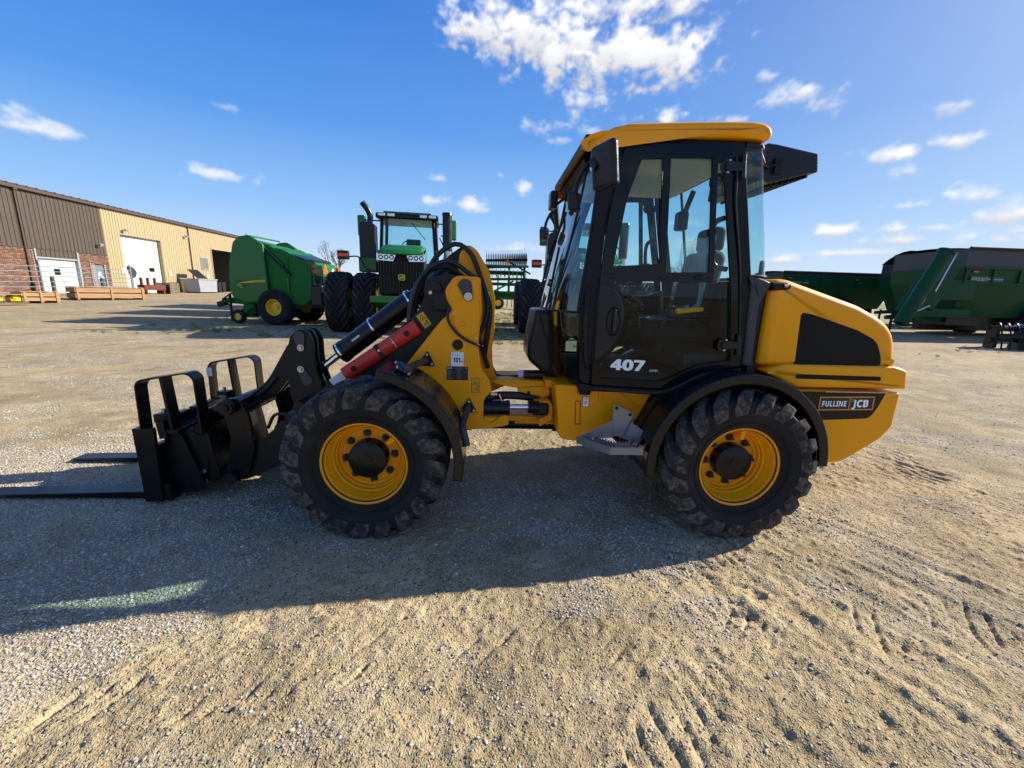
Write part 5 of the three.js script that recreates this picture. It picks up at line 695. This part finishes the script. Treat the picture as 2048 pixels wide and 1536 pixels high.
// ---------------------------------------------------------------- front frame, arm, linkage
{
  const tower = sub('loader_tower', Ld);
  const near = [[-0.575, 0.548], [-0.985, 1.0], [-0.805, 1.232], [-0.75, 1.30], [-0.673, 1.374], [-0.71, 1.45], [-0.72, 1.505], [-0.665, 1.585, 0.03], [-0.63, 1.598], [-0.488, 1.592], [-0.478, 1.38], [-0.493, 1.224], [-0.50, 1.144], [-0.474, 0.983], [-0.416, 0.904], [-0.40, 0.825], [-0.455, 0.78, 0.05], [-0.46, 0.615, 0.05], [-0.395, 0.60], [-0.33, 0.655], [-0.278, 0.655], [-0.278, 0.585], [-0.40, 0.562]];
  for (const s of [1, -1]) part('side_plate', (() => { const g = plate(near, 0.34, 0.368, { r: 0.02, b: 0.004, holes: [circ(-0.637, 1.146, 0.037, 20)] }); return s > 0 ? g : mirrored(g); })(), M.frameYellow, tower);
  part('boss_plate', [plate([[-0.70, 1.46], [-0.665, 1.575], [-0.5, 1.578], [-0.49, 1.33], [-0.50, 1.24], [-0.55, 1.20], [-0.62, 1.21], [-0.66, 1.28], [-0.66, 1.36]], 0.368, 0.378, { r: 0.05, b: 0.003 })], M.frameYellow, tower);
  for (const z of [-0.11, 0.09]) part('mid_plate', plate([[-0.75, 0.72], [-0.72, 1.2], [-0.66, 1.62], [-0.645, 1.76], [-0.59, 1.825, 0.06], [-0.525, 1.79, 0.05], [-0.431, 1.64], [-0.388, 1.453], [-0.387, 1.23], [-0.404, 1.095], [-0.396, 0.929], [-0.362, 0.872], [-0.29, 0.852], [-0.28, 0.82], [-0.45, 0.74]], z - 0.012, z + 0.012, { r: 0.03, b: 0.004 }), M.frameYellow, tower);
  part('rear_web', [ruled([[[-0.431, 1.64, -0.11], [-0.431, 1.64, 0.09]], [[-0.392, 1.453, -0.11], [-0.392, 1.453, 0.09]], [[-0.392, 1.23, -0.11], [-0.392, 1.23, 0.09]], [[-0.406, 1.095, -0.11], [-0.406, 1.095, 0.09]], [[-0.396, 0.929, -0.11], [-0.396, 0.929, 0.09]]]), box(-0.66, 0.68, 0, 0.34, 0.22, 0.7, 0.02), box(-0.62, 0.95, 0, 0.05, 0.5, 0.68), box(-0.5, 0.605, 0.1, 0.42, 0.07, 0.5, 0.02)], M.frameYellow, tower);
  part('pin_retainer', [plate([...arcPts(-0.588, 1.533, 0.046, 20, 180, 8), ...arcPts(-0.567, 1.465, 0.03, 190, 360, 8)], 0.378, 0.39, { b: 0.003 })], M.pinGrey, tower); part('retainer_bolt', [cyl([-0.567, 1.466, 0.388], [-0.567, 1.466, 0.404], 0.019, 0.017, 6), cyl([-0.567, 1.466, 0.388], [-0.567, 1.466, 0.392], 0.027, 0.027, 16)], M.steel, tower);
  part('plug', (() => { const g = new THREE.TorusGeometry(0.017, 0.003, 6, 20); g.translate(-0.6, 1.29, 0.379); return g; })(), M.frameYellow, tower);
  part('bore', cyl([-0.637, 1.146, 0.30], [-0.637, 1.146, 0.352], 0.036), M.black, tower);
  decal('noise_label', 0.084, 0.097, -0.638, 1.0495, 0.3705, (c, w, h) => { c.fillStyle = '#e4e6e8'; c.fillRect(0, 0, w, h); txt(c, 'L', 92, 58, 44, '#111'); txt(c, 'WA', 120, 60, 16, '#111'); c.fillStyle = '#b8bcc0'; c.fillRect(14, 26, 40, 24); txt(c, '101', 32, 166, 104, '#0c0c0d', { sx: 0.72, th: 5 }); txt(c, 'dB', 152, 164, 34, '#0c0c0d'); }, 200, 230, tower);
  decal('data_plate', 0.145, 0.094, -0.638, 0.952, 0.3705, (c, w, h) => { c.fillStyle = '#15161a'; c.fillRect(0, 0, w, h); txt(c, 'JCB', 8, 34, 34, '#c9ccd2', { sx: 1.2 }); c.fillStyle = '#7d828a'; for (let i = 0; i < 7; i++) { c.fillRect(8, 52 + i * 18, 40 + (i * 37) % 46, 4); c.fillRect(140, 52 + i * 18, 46 + (i * 53) % 50, 4); c.fillRect(8, 60 + i * 18, 24 + (i * 29) % 60, 3); } c.fillRect(110, 16, 120, 4); c.fillRect(110, 26, 90, 3); c.fillRect(250, 12, 22, 14); }, 290, 190, tower);
  decal('warning_label', 0.054, 0.102, -0.513, 0.871, 0.3705, (c, w, h) => warnPic(c, w, h), 120, 226, tower);
  // fender brackets
  for (const [bx, by, ex, ey] of [[-0.846, 1.045, -0.93, 1.03], [-0.562, 0.724, -0.60, 0.62]]) { part('bracket_plate', plate([[bx - 0.062, by - 0.042, 0.02], [bx + 0.062, by - 0.048, 0.02], [bx + 0.008, by + 0.062, 0.02]], 0.368, 0.381, { r: 0.02, b: 0.002 }), M.black, tower); part('bracket_bolt', [cyl([bx + 0.006, by + 0.034, 0.381], [bx + 0.006, by + 0.034, 0.389], 0.009), cyl([bx + 0.04, by - 0.03, 0.381], [bx + 0.04, by - 0.03, 0.389], 0.009), cyl([bx - 0.04, by - 0.026, 0.381], [bx - 0.04, by - 0.026, 0.389], 0.009)], M.steel, tower); part('bracket_tube', cyl([bx, by - 0.005, 0.375], [ex, ey, 0.66], 0.022), M.pinGrey, tower); }
  for (const s of [1, -1]) {
    const F = (g) => s > 0 ? g : [g].flat().map(mirrored);
    const f = sub('front_fender', Ld);
    part('fender_skin', F([plate(ringSector(-AX, WY, 0.576, 0.592, -9, 80, 26), 0.46, 0.84, { b: 0.004 }), plate(ringSector(-AX, WY, 0.535, 0.593, -9, 80, 26), 0.82, 0.85, { b: 0.012, bs: 4 })]), M.fender, f);
    part('fender_clamp', F([cyl([-0.97, 1.045, 0.62], [-0.90, 1.035, 0.72], 0.026), box(-0.93, 1.034, 0.68, 0.1, 0.012, 0.12, 0.004, [0, 0, -0.55])]), M.pinGrey, f); part('fender_stay', F([cyl([-0.585, 0.66, 0.64], [-0.555, 0.54, 0.66], 0.024)]), M.pinGrey, f);
    for (const [x, y, z] of [[-0.955, 1.048, 0.74], [-0.888, 1.01, 0.75], [-0.98, 1.063, 0.66]]) part('clamp_bolt', F([cyl([x - 0.005, y, z], [x + 0.005, y + 0.012, z], 0.009)]), M.steel, f);
  }
  // lift arm: two plates with cross tubes
  const arm = sub('lift_arm', Ld);
  const ap = [[-0.55, 1.50, 0.05], [-0.62, 1.60, 0.05], [-0.70, 1.612], [-0.792, 1.592], [-0.853, 1.565, 0.03], [-0.865, 1.445], [-0.90, 1.368], [-0.982, 1.285], [-1.378, 0.97], [-1.556, 0.83], [-1.773, 0.64], [-2.148, 0.326], [-2.245, 0.22, 0.04], [-2.23, 0.135, 0.04], [-2.16, 0.128, 0.03], [-1.85, 0.268], [-1.437, 0.505], [-1.15, 0.768], [-0.993, 0.99], [-0.822, 1.212], [-0.703, 1.335], [-0.60, 1.40, 0.05]];
  for (const s of [1, -1]) part('arm_plate', (() => { const g = plate(ap, 0.27, 0.312, { r: 0.03, b: 0.005 }); return s > 0 ? g : mirrored(g); })(), M.armBlack, arm);
  part('cross_tube', [cyl([-1.35, 0.80, -0.28], [-1.35, 0.80, 0.28], 0.09), cyl([-1.72, 0.52, -0.28], [-1.72, 0.52, 0.28], 0.08), box(-1.72, 0.58, 0, 0.3, 0.05, 0.5), cyl([-0.58, 1.5, -0.34], [-0.58, 1.5, 0.34], 0.045)], M.armBlack, arm);
  part('pivot_boss', [cyl([-0.80, 1.50, 0.30], [-0.80, 1.50, 0.345], 0.062, 0.058, 24), box(-0.74, 1.44, 0.33, 0.12, 0.12, 0.05, 0.01)], M.armBlack, arm); part('lift_pin_bolt', cyl([-0.815, 1.485, 0.345], [-0.815, 1.485, 0.36], 0.018, 0.012, 10), M.steel, arm);
  part('valve_block', [plate([[-0.74, 1.50], [-0.68, 1.50], [-0.615, 1.40], [-0.67, 1.34], [-0.72, 1.38]], 0.335, 0.362), box(-0.735, 1.43, 0.34, 0.1, 0.12, 0.05, 0.01)], M.black, arm); part('valve_bolt', [cyl([-0.625, 1.405, 0.36], [-0.625, 1.405, 0.37], 0.012), cyl([-0.66, 1.352, 0.36], [-0.66, 1.352, 0.37], 0.01)], M.steel, arm);
  const wd = new THREE.PlaneGeometry(0.062, 0.106); wd.rotateZ(0.72 + 0.1 + Math.PI * 0); wd.rotateZ(-0.2); wd.translate(-0.868, 1.302, 0.3135); mesh('warning_label', wd, mat(Lc(1, 1, 1), 0.5, 0, { map: canvasTex(120, 206, (c, w, h) => warnPic(c, w, h)) }), arm);
  // red service strut
  const rs = sub('safety_strut', Ld), A = [-0.905, 1.262], Bq = [-1.40, 0.922], dir = [(Bq[0] - A[0]) / 0.6, (Bq[1] - A[1]) / 0.6];
  const ch = (p, q, w, z0, z1) => { const L = Math.hypot(q[0] - p[0], q[1] - p[1]), nx = -(q[1] - p[1]) / L * w, ny = (q[0] - p[0]) / L * w; return plate([[p[0] + nx, p[1] + ny], [q[0] + nx, q[1] + ny], [q[0] - nx, q[1] - ny], [p[0] - nx, p[1] - ny]], z0, z1, { b: 0.006 }); };
  const at = (t) => [A[0] + (Bq[0] - A[0]) * t, A[1] + (Bq[1] - A[1]) * t];
  part('strut_channel', [(() => { const g = new THREE.CylinderGeometry(0.05, 0.05, Math.hypot(Bq[0] - A[0], Bq[1] - A[1]), 20, 1); g.rotateZ(Math.atan2(Bq[1] - A[1], Bq[0] - A[0]) + Math.PI / 2); g.translate((A[0] + Bq[0]) / 2, (A[1] + Bq[1]) / 2, 0); g.scale(1, 1, 0.55); g.translate(0, 0, 0.342); return g; })()], M.red, rs); part('strut_tip', ch(Bq, [-1.492, 0.855], 0.034, 0.32, 0.345), M.white, rs);
  part('strut_strap', ch(at(0.49), at(0.535), 0.054, 0.312, 0.373), M.black, rs); part('strap_stud', cyl([at(0.515)[0], at(0.515)[1] + 0.01, 0.37], [at(0.515)[0], at(0.515)[1] + 0.01, 0.376], 0.009), M.steel, rs);
  for (const t of [0.14, 0.86]) part('strut_hole', cyl([...at(t), 0.36], [...at(t), 0.3715], 0.02, 0.02, 20), M.black, rs); part('strut_clip', [cyl([at(0.32)[0] - 0.02, at(0.32)[1] + 0.03, 0.37], [at(0.32)[0] + 0.02, at(0.32)[1] - 0.03, 0.37], 0.004, 0.004, 6), cyl([at(0.32)[0], at(0.32)[1], 0.366], [at(0.32)[0], at(0.32)[1], 0.372], 0.009)], M.steel, rs);
  // tilt cylinder and its rear clevis
  const tc = sub('tilt_cylinder', Ld), P0 = [-0.56, 1.76], P1 = [-1.74, 0.86], tp = (t) => [mix(P0[0], P1[0], t), mix(P0[1], P1[1], t), 0.02];
  part('barrel', [cyl(tp(0.36), tp(0.815), 0.078, 0.078, 32), cyl(tp(0.79), tp(0.825), 0.082, 0.082, 32)], M.cylBlack, tc);
  for (const t of [0.805, 0.60, 0.375]) part('clamp_band', cyl(tp(t), tp(t + 0.008), 0.0835, 0.0835, 32), M.chrome, tc);
  part('rod', cyl(tp(0.81), tp(0.93), 0.027, 0.027, 20), M.chrome, tc); part('rod_boot', cyl(tp(0.925), tp(1.0), 0.034, 0.034, 18), M.black, tc);
  part('inner_barrel', cyl(tp(0.12), tp(0.38), 0.062, 0.062, 28), M.cylBlack, tc);
  part('barrel_label', box(...[tp(0.72)[0] + 0.015, tp(0.72)[1] + 0.03, 0.095], 0.07, 0.018, 0.004, 0, [0, 0, 0.65]), M.white, tc);
  part('rear_clevis', plate([[-0.53, 1.72, 0.05], [-0.56, 1.815, 0.06], [-0.62, 1.82, 0.05], [-0.71, 1.76], [-0.85, 1.62], [-0.80, 1.56], [-0.70, 1.59], [-0.58, 1.65]], -0.06, 0.05, { r: 0.04, b: 0.008 }), M.armBlack, tc);
  // bell crank lever, three plates
  const bc = sub('bell_crank', Ld);
  const lv = [[-1.852, 1.15, 0.05], [-1.80, 1.20, 0.05], [-1.73, 1.198, 0.05], [-1.695, 1.13], [-1.695, 0.98], [-1.672, 0.85], [-1.648, 0.79], [-1.665, 0.66], [-1.83, 0.53], [-1.885, 0.711], [-1.893, 0.899], [-1.88, 1.047]];
  for (const z of [0.10, 0.02, -0.08]) part('lever_plate', plate(lv, z - 0.014, z + 0.014, { r: 0.03, b: 0.004 }), M.armBlack, bc);
  part('pin_retainer', [plate([...arcPts(-1.785, 1.15, 0.04, -10, 190, 8), ...arcPts(-1.778, 1.07, 0.026, 190, 350, 8)], 0.114, 0.126, { b: 0.003 }), plate([...arcPts(-1.79, 0.912, 0.026, 60, 215, 8), ...arcPts(-1.75, 0.828, 0.04, 215, 420, 10)], 0.114, 0.126, { b: 0.003 })], M.pinGrey, bc);
  part('retainer_bolt', [cyl([-1.778, 1.068, 0.124], [-1.778, 1.068, 0.14], 0.016, 0.014, 6), cyl([-1.778, 1.068, 0.124], [-1.778, 1.068, 0.128], 0.024), cyl([-1.79, 0.91, 0.124], [-1.79, 0.91, 0.14], 0.016, 0.014, 6), cyl([-1.79, 0.91, 0.124], [-1.79, 0.91, 0.128], 0.024)], M.steel, bc);
  part('pivot_pin', [cyl([-1.785, 1.13, -0.1], [-1.785, 1.13, 0.115], 0.04), cyl([-1.74, 0.86, -0.1], [-1.74, 0.86, 0.115], 0.035), cyl([-1.76, 0.66, -0.26], [-1.76, 0.66, 0.26], 0.045)], M.armBlack, bc);
  // hoses
  const hs = (n, pts, r) => part(n, tube(pts, r, 40, 8), M.hose, Ld);
  hs('hydraulic_hose', [[-0.96, 1.24, 0.12], [-0.955, 1.4, 0.12], [-0.9, 1.56, 0.12], [-0.80, 1.735, 0.12], [-0.67, 1.82, 0.12], [-0.575, 1.77, 0.13], [-0.5, 1.616, 0.14], [-0.447, 1.443, 0.16], [-0.455, 1.299, 0.2], [-0.50, 1.189, 0.22], [-0.47, 1.08, 0.15], [-0.43, 0.95, 0.12]], 0.017);
  hs('hydraulic_hose', [[-0.985, 1.26, 0.2], [-0.96, 1.43, 0.2], [-0.90, 1.58, 0.2], [-0.80, 1.672, 0.2], [-0.70, 1.695, 0.2], [-0.6, 1.64, 0.2], [-0.52, 1.57, 0.22], [-0.5, 1.4, 0.25]], 0.016);
  hs('hydraulic_hose', [[-1.0, 1.22, 0.16], [-0.985, 1.4, 0.17], [-0.92, 1.56, 0.17], [-0.83, 1.64, 0.16], [-0.72, 1.66, 0.14], [-0.62, 1.6, 0.12]], 0.015);
  hs('hydraulic_hose', [[-0.45, 1.5, 0.12], [-0.425, 1.36, 0.14], [-0.44, 1.2, 0.14], [-0.455, 1.08, 0.1], [-0.437, 0.95, 0.05], [-0.39, 0.885, 0.05], [-0.3, 0.865, 0.05], [-0.2, 0.875, 0.08], [-0.05, 0.895, 0.1], [0.06, 0.87, 0.1]], 0.02);
  hs('hydraulic_hose', [[-0.69, 1.40, 0.375], [-0.70, 1.32, 0.385], [-0.66, 1.25, 0.39], [-0.59, 1.19, 0.388], [-0.5, 1.15, 0.385], [-0.47, 1.14, 0.36]], 0.009);
  part('hose_sleeve', [cyl([-0.06, 0.905, 0.1], [-0.2, 0.897, 0.08], 0.033)], M.white, Ld); part('hose_cover', tube([[0.06, 0.885, 0.11], [-0.02, 0.905, 0.11], [-0.1, 0.90, 0.11], [-0.16, 0.9, 0.1]], 0.035, 14, 8), M.hose, Ld);
  for (const y of [1.06, 0.98, 0.94]) part('red_bracket', box(-0.44, y, -0.02, 0.06, 0.012, 0.06), M.red, Ld); part('red_post', box(-0.447, 1.02, 0.02, 0.03, 0.17, 0.03), M.red, Ld);
  // articulation
  const ar = sub('articulation_joint', Ld);
  part('upper_yoke', [plate([[-0.43, 0.868], [-0.36, 0.84], [-0.2, 0.815], [-0.04, 0.812], [0.0, 0.84], [-0.02, 0.872], [-0.2, 0.878], [-0.33, 0.88]], -0.16, 0.2, { r: 0.02, b: 0.008 })], M.frameYellow, ar);
  part('pivot_block', [plate([[-0.21, 0.82], [0.01, 0.84], [0.03, 0.80], [0.02, 0.76], [-0.06, 0.74], [-0.13, 0.755], [-0.21, 0.79]], -0.2, 0.22, { r: 0.02, b: 0.008 }), plate([[-0.10, 0.745], [0.02, 0.75], [0.045, 0.70], [0.04, 0.61], [-0.05, 0.552], [-0.06, 0.61], [0.0, 0.64], [0.0, 0.705], [-0.09, 0.712]], 0.1, 0.3, { r: 0.015, b: 0.008 }), cyl([0.0, 0.55, 0], [0.0, 0.86, 0], 0.07), box(0.03, 0.56, 0.02, 0.1, 0.06, 0.3, 0.01)], M.frameYellow, ar);
  part('lower_yoke', [box(-0.2, 0.575, 0, 0.5, 0.05, 0.34, 0.015), box(-0.12, 0.545, 0.05, 0.2, 0.03, 0.2)], M.frameYellow, ar);
  part('pivot_bolt', cyl([-0.13, 0.79, 0.215], [-0.13, 0.79, 0.226], 0.012), M.black, ar); part('bearing_cap', box(0.06, 0.60, 0.16, 0.05, 0.05, 0.08, 0.012), M.liner, ar);
  const sc = sub('steering_cylinder', Ld);
  part('barrel', cyl([-0.55, 0.695, 0.3], [-0.285, 0.695, 0.3], 0.05, 0.05, 24), M.cylBlack, sc); part('gland', cyl([-0.3, 0.695, 0.3], [-0.27, 0.695, 0.3], 0.054, 0.054, 24), M.cylBlack, sc); part('rod', cyl([-0.28, 0.70, 0.3], [-0.13, 0.702, 0.3], 0.018), M.chrome, sc); part('rod_end', [cyl([-0.14, 0.702, 0.3], [-0.06, 0.702, 0.3], 0.045), box(-0.05, 0.69, 0.29, 0.12, 0.09, 0.08, 0.02)], M.black, sc); part('guard_hose', [tube([[-0.46, 0.755, 0.26], [-0.34, 0.77, 0.24], [-0.2, 0.765, 0.22], [-0.05, 0.74, 0.2]], 0.03, 20, 8)], M.hose, sc); part('hydraulic_fitting', [box(-0.385, 0.795, 0.3, 0.05, 0.022, 0.022, 0.004), cyl([-0.35, 0.795, 0.3], [-0.325, 0.735, 0.3], 0.01)], M.steel, sc);
  part('drive_shaft', [cyl([-0.75, 0.50, 0.05], [0.16, 0.50, 0.05], 0.045, 0.045, 20), cyl([-0.6, 0.50, 0.05], [-0.55, 0.50, 0.05], 0.06), cyl([0.08, 0.50, 0.05], [0.12, 0.5, 0.05], 0.06)], M.black, Ld);
}
// ---------------------------------------------------------------- fork carriage
{
  const C = sub('fork_carriage', Ld), K = M.black;
  for (const s of [1, -1]) {
    const F = (g) => s > 0 ? g : [g].flat().map(mirrored);
    part('mast_channel', F([plate([[-2.775, 0.545], [-2.64, 0.55], [-2.65, 0.022], [-2.765, 0.022]], 0.405, 0.43), plate([[-2.775, 0.545], [-2.755, 0.548], [-2.745, 0.022], [-2.765, 0.022]], 0.30, 0.405)]), K, C);
    part('mast_gusset', F([plate([[-2.64, 0.52], [-2.545, 0.505], [-2.52, 0.47], [-2.40, 0.075], [-2.65, 0.03]], 0.33, 0.35)]), K, C);
  }
  const blocks = plate([[-2.66, 0.46], [-2.50, 0.515], [-2.40, 0.45], [-2.38, 0.26], [-2.45, 0.12], [-2.55, 0.05], [-2.66, 0.05]], 0.08, 0.32, { b: 0.008 }); part('hitch_block', blocks, K, C); part('hitch_block', mirrored(blocks), K, C);
  part('carriage_back', [box(-2.40, 0.33, 0, 0.1, 0.42, 0.62, 0.01, [0, 0, 0.12]), box(-2.30, 0.56, 0, 0.22, 0.03, 0.6, 0.006, [0, 0, 0.25])], K, C);
  part('block_bolt', [cyl([-2.42, 0.205, 0.315], [-2.42, 0.205, 0.33], 0.014), cyl([-2.55, 0.36, 0.315], [-2.55, 0.36, 0.328], 0.01)], M.steel, C);
  part('top_bar', [box(-2.60, 0.535, 0, 0.05, 0.12, 0.84, 0.006, [0, 0, 0.1]), box(-2.545, 0.52, 0, 0.09, 0.03, 0.82, 0.006)], K, C); part('bottom_bar', [box(-2.62, 0.085, 0, 0.05, 0.12, 0.84, 0.006)], K, C);
  for (let i = 0; i < 6; i++) part('bar_tooth', box(-2.6, 0.602, -0.36 + i * 0.14, 0.045, 0.018, 0.09), K, C);
  for (const z of [0.33, -0.33]) { part('latch_block', box(-2.63, 0.60, z + (z > 0 ? 0.0 : 0), 0.09, 0.06, 0.09, 0.01), K, C); part('latch_pin', cyl([-2.63, 0.58, z], [-2.63, 0.66, z], 0.013), M.steel, C); }
  // load guards: flat bar hoops with a middle bar
  for (const s of [1, -1]) {
    const G = sub('load_guard', C), z0 = s * 0.36, bar = (pts, w) => { const rows = pts.map(p => [[p[0], p[1], z0 - 0.0 + p[2]], [p[0] + p[3], p[1] + p[4], z0 + p[2]]]); const g = ruled(rows).toNonIndexed(); g.computeVertexNormals(); return g; };
    const hoop = []; const Hh = 0.885, hw = 0.20, cr = 0.06; const lp = [];
    const outline = [[-2.745, 0.40], [-2.735, 0.80], ...arcPts(-2.672, 0.815, 0.063, 180, 95, 6), [-2.42, 0.925], ...arcPts(-2.405, 0.87, 0.056, 85, 0, 6), [-2.345, 0.50]];
    const inner = outline.map(([x, y]) => [mix(-2.545, x, 0.945), y - (y > 0.75 ? 0.011 : 0)]);
    part('hoop', plate([...outline, ...inner.slice().reverse()], z0 - 0.05, z0 + 0.05, { b: 0.002, bs: 1 }), K, G); part('middle_bar', plate([[-2.575, 0.89], [-2.555, 0.893], [-2.53, 0.5], [-2.55, 0.5]], z0 - 0.045, z0 + 0.045, { b: 0.002, bs: 1 }), K, G);
  }
  const fk = (z) => plate([[-2.74, 0.40], [-2.70, 0.40], [-2.70, 0.03], [-2.74, 0.012], [-3.75, 0.012], [-3.92, 0.02], [-3.9, 0.03], [-2.80, 0.062], [-2.74, 0.09]], z - 0.065, z + 0.065, { b: 0.004 });
  for (const z of [0.30, -0.34]) part('fork', fk(z), K, C);
  decal('maker_plate', 0.045, 0.07, -2.722, 0.79, -0.308, (c, w, h) => { c.fillStyle = '#d9d9d6'; c.fillRect(0, 0, w, h); c.fillStyle = '#444'; for (let i = 0; i < 6; i++) c.fillRect(8, 12 + i * 15, w - 16 - (i % 3) * 10, 4); }, 64, 100, C);
  // quick hitch plates and cross tubes
  const hp = [[-2.215, 0.74, 0.04], [-2.12, 0.742, 0.04], [-2.065, 0.62], [-2.05, 0.37], [-2.10, 0.21], [-2.17, 0.13, 0.04], [-2.25, 0.15, 0.04], [-2.24, 0.3], [-2.20, 0.45], [-2.24, 0.66]];
  for (const s of [1, -1]) { const g = plate(hp, 0.315, 0.345, { r: 0.03, b: 0.004 }); part('hitch_plate', s > 0 ? g : mirrored(g), K, C); }
  part('hitch_tube', [cyl([-2.18, 0.69, -0.36], [-2.18, 0.69, 0.38], 0.035), cyl([-2.216, 0.17, -0.36], [-2.216, 0.17, 0.37], 0.034), cyl([-2.35, 0.62, -0.30], [-2.35, 0.62, 0.30], 0.04), box(-2.36, 0.4, 0, 0.05, 0.44, 0.7, 0.01, [0, 0, 0.15])], K, C);
  part('hitch_pin_cap', [cyl([-2.18, 0.69, 0.38], [-2.18, 0.69, 0.41], 0.058, 0.05, 24), cyl([-2.18, 0.69, 0.41], [-2.18, 0.69, 0.425], 0.03, 0.03, 8), cyl([-2.216, 0.17, 0.36], [-2.216, 0.17, 0.39], 0.045, 0.045, 24)], M.armBlack, C);
  const link = plate([[-1.80, 1.165, 0.05], [-1.88, 1.10], [-1.965, 0.96], [-2.05, 0.82], [-2.17, 0.715], [-2.30, 0.66], [-2.37, 0.61, 0.04], [-2.32, 0.545, 0.04], [-2.16, 0.605], [-2.0, 0.71], [-1.90, 0.83], [-1.855, 0.98], [-1.76, 1.08, 0.05]], 0.03, 0.085, { r: 0.05, b: 0.008 }); part('tilt_link', link, M.armBlack, C); part('tilt_link', (() => { const g = link.clone(); g.translate(0, 0, -0.1); return g; })(), M.armBlack, C);
  part('link_rib', tube([[-1.98, 0.84, 0.088], [-2.1, 0.72, 0.088], [-2.26, 0.64, 0.088]], 0.016, 14, 6), M.armBlack, C);
  part('coupler_hose', [tube([[-1.83, 0.5, 0.24], [-1.87, 0.6, 0.24], [-1.94, 0.6, 0.24], [-2.0, 0.5, 0.24]], 0.012, 18, 6), tube([[-1.80, 0.47, 0.25], [-1.85, 0.55, 0.25], [-1.92, 0.53, 0.25], [-1.96, 0.44, 0.25]], 0.012, 18, 6)], M.hose, C);
  decal('arm_label', 0.09, 0.045, -1.79, 0.548, 0.3135, (c, w, h) => { c.fillStyle = '#d99a1c'; c.fillRect(0, 0, w, h); c.fillStyle = '#18140a'; for (let i = 0; i < 5; i++) c.fillRect(12 + i * 20, 18, 10, 24); }, 128, 64, C, 0.7);
}
renderer.setSize(1024, 768);
renderer.render(scene, camera);
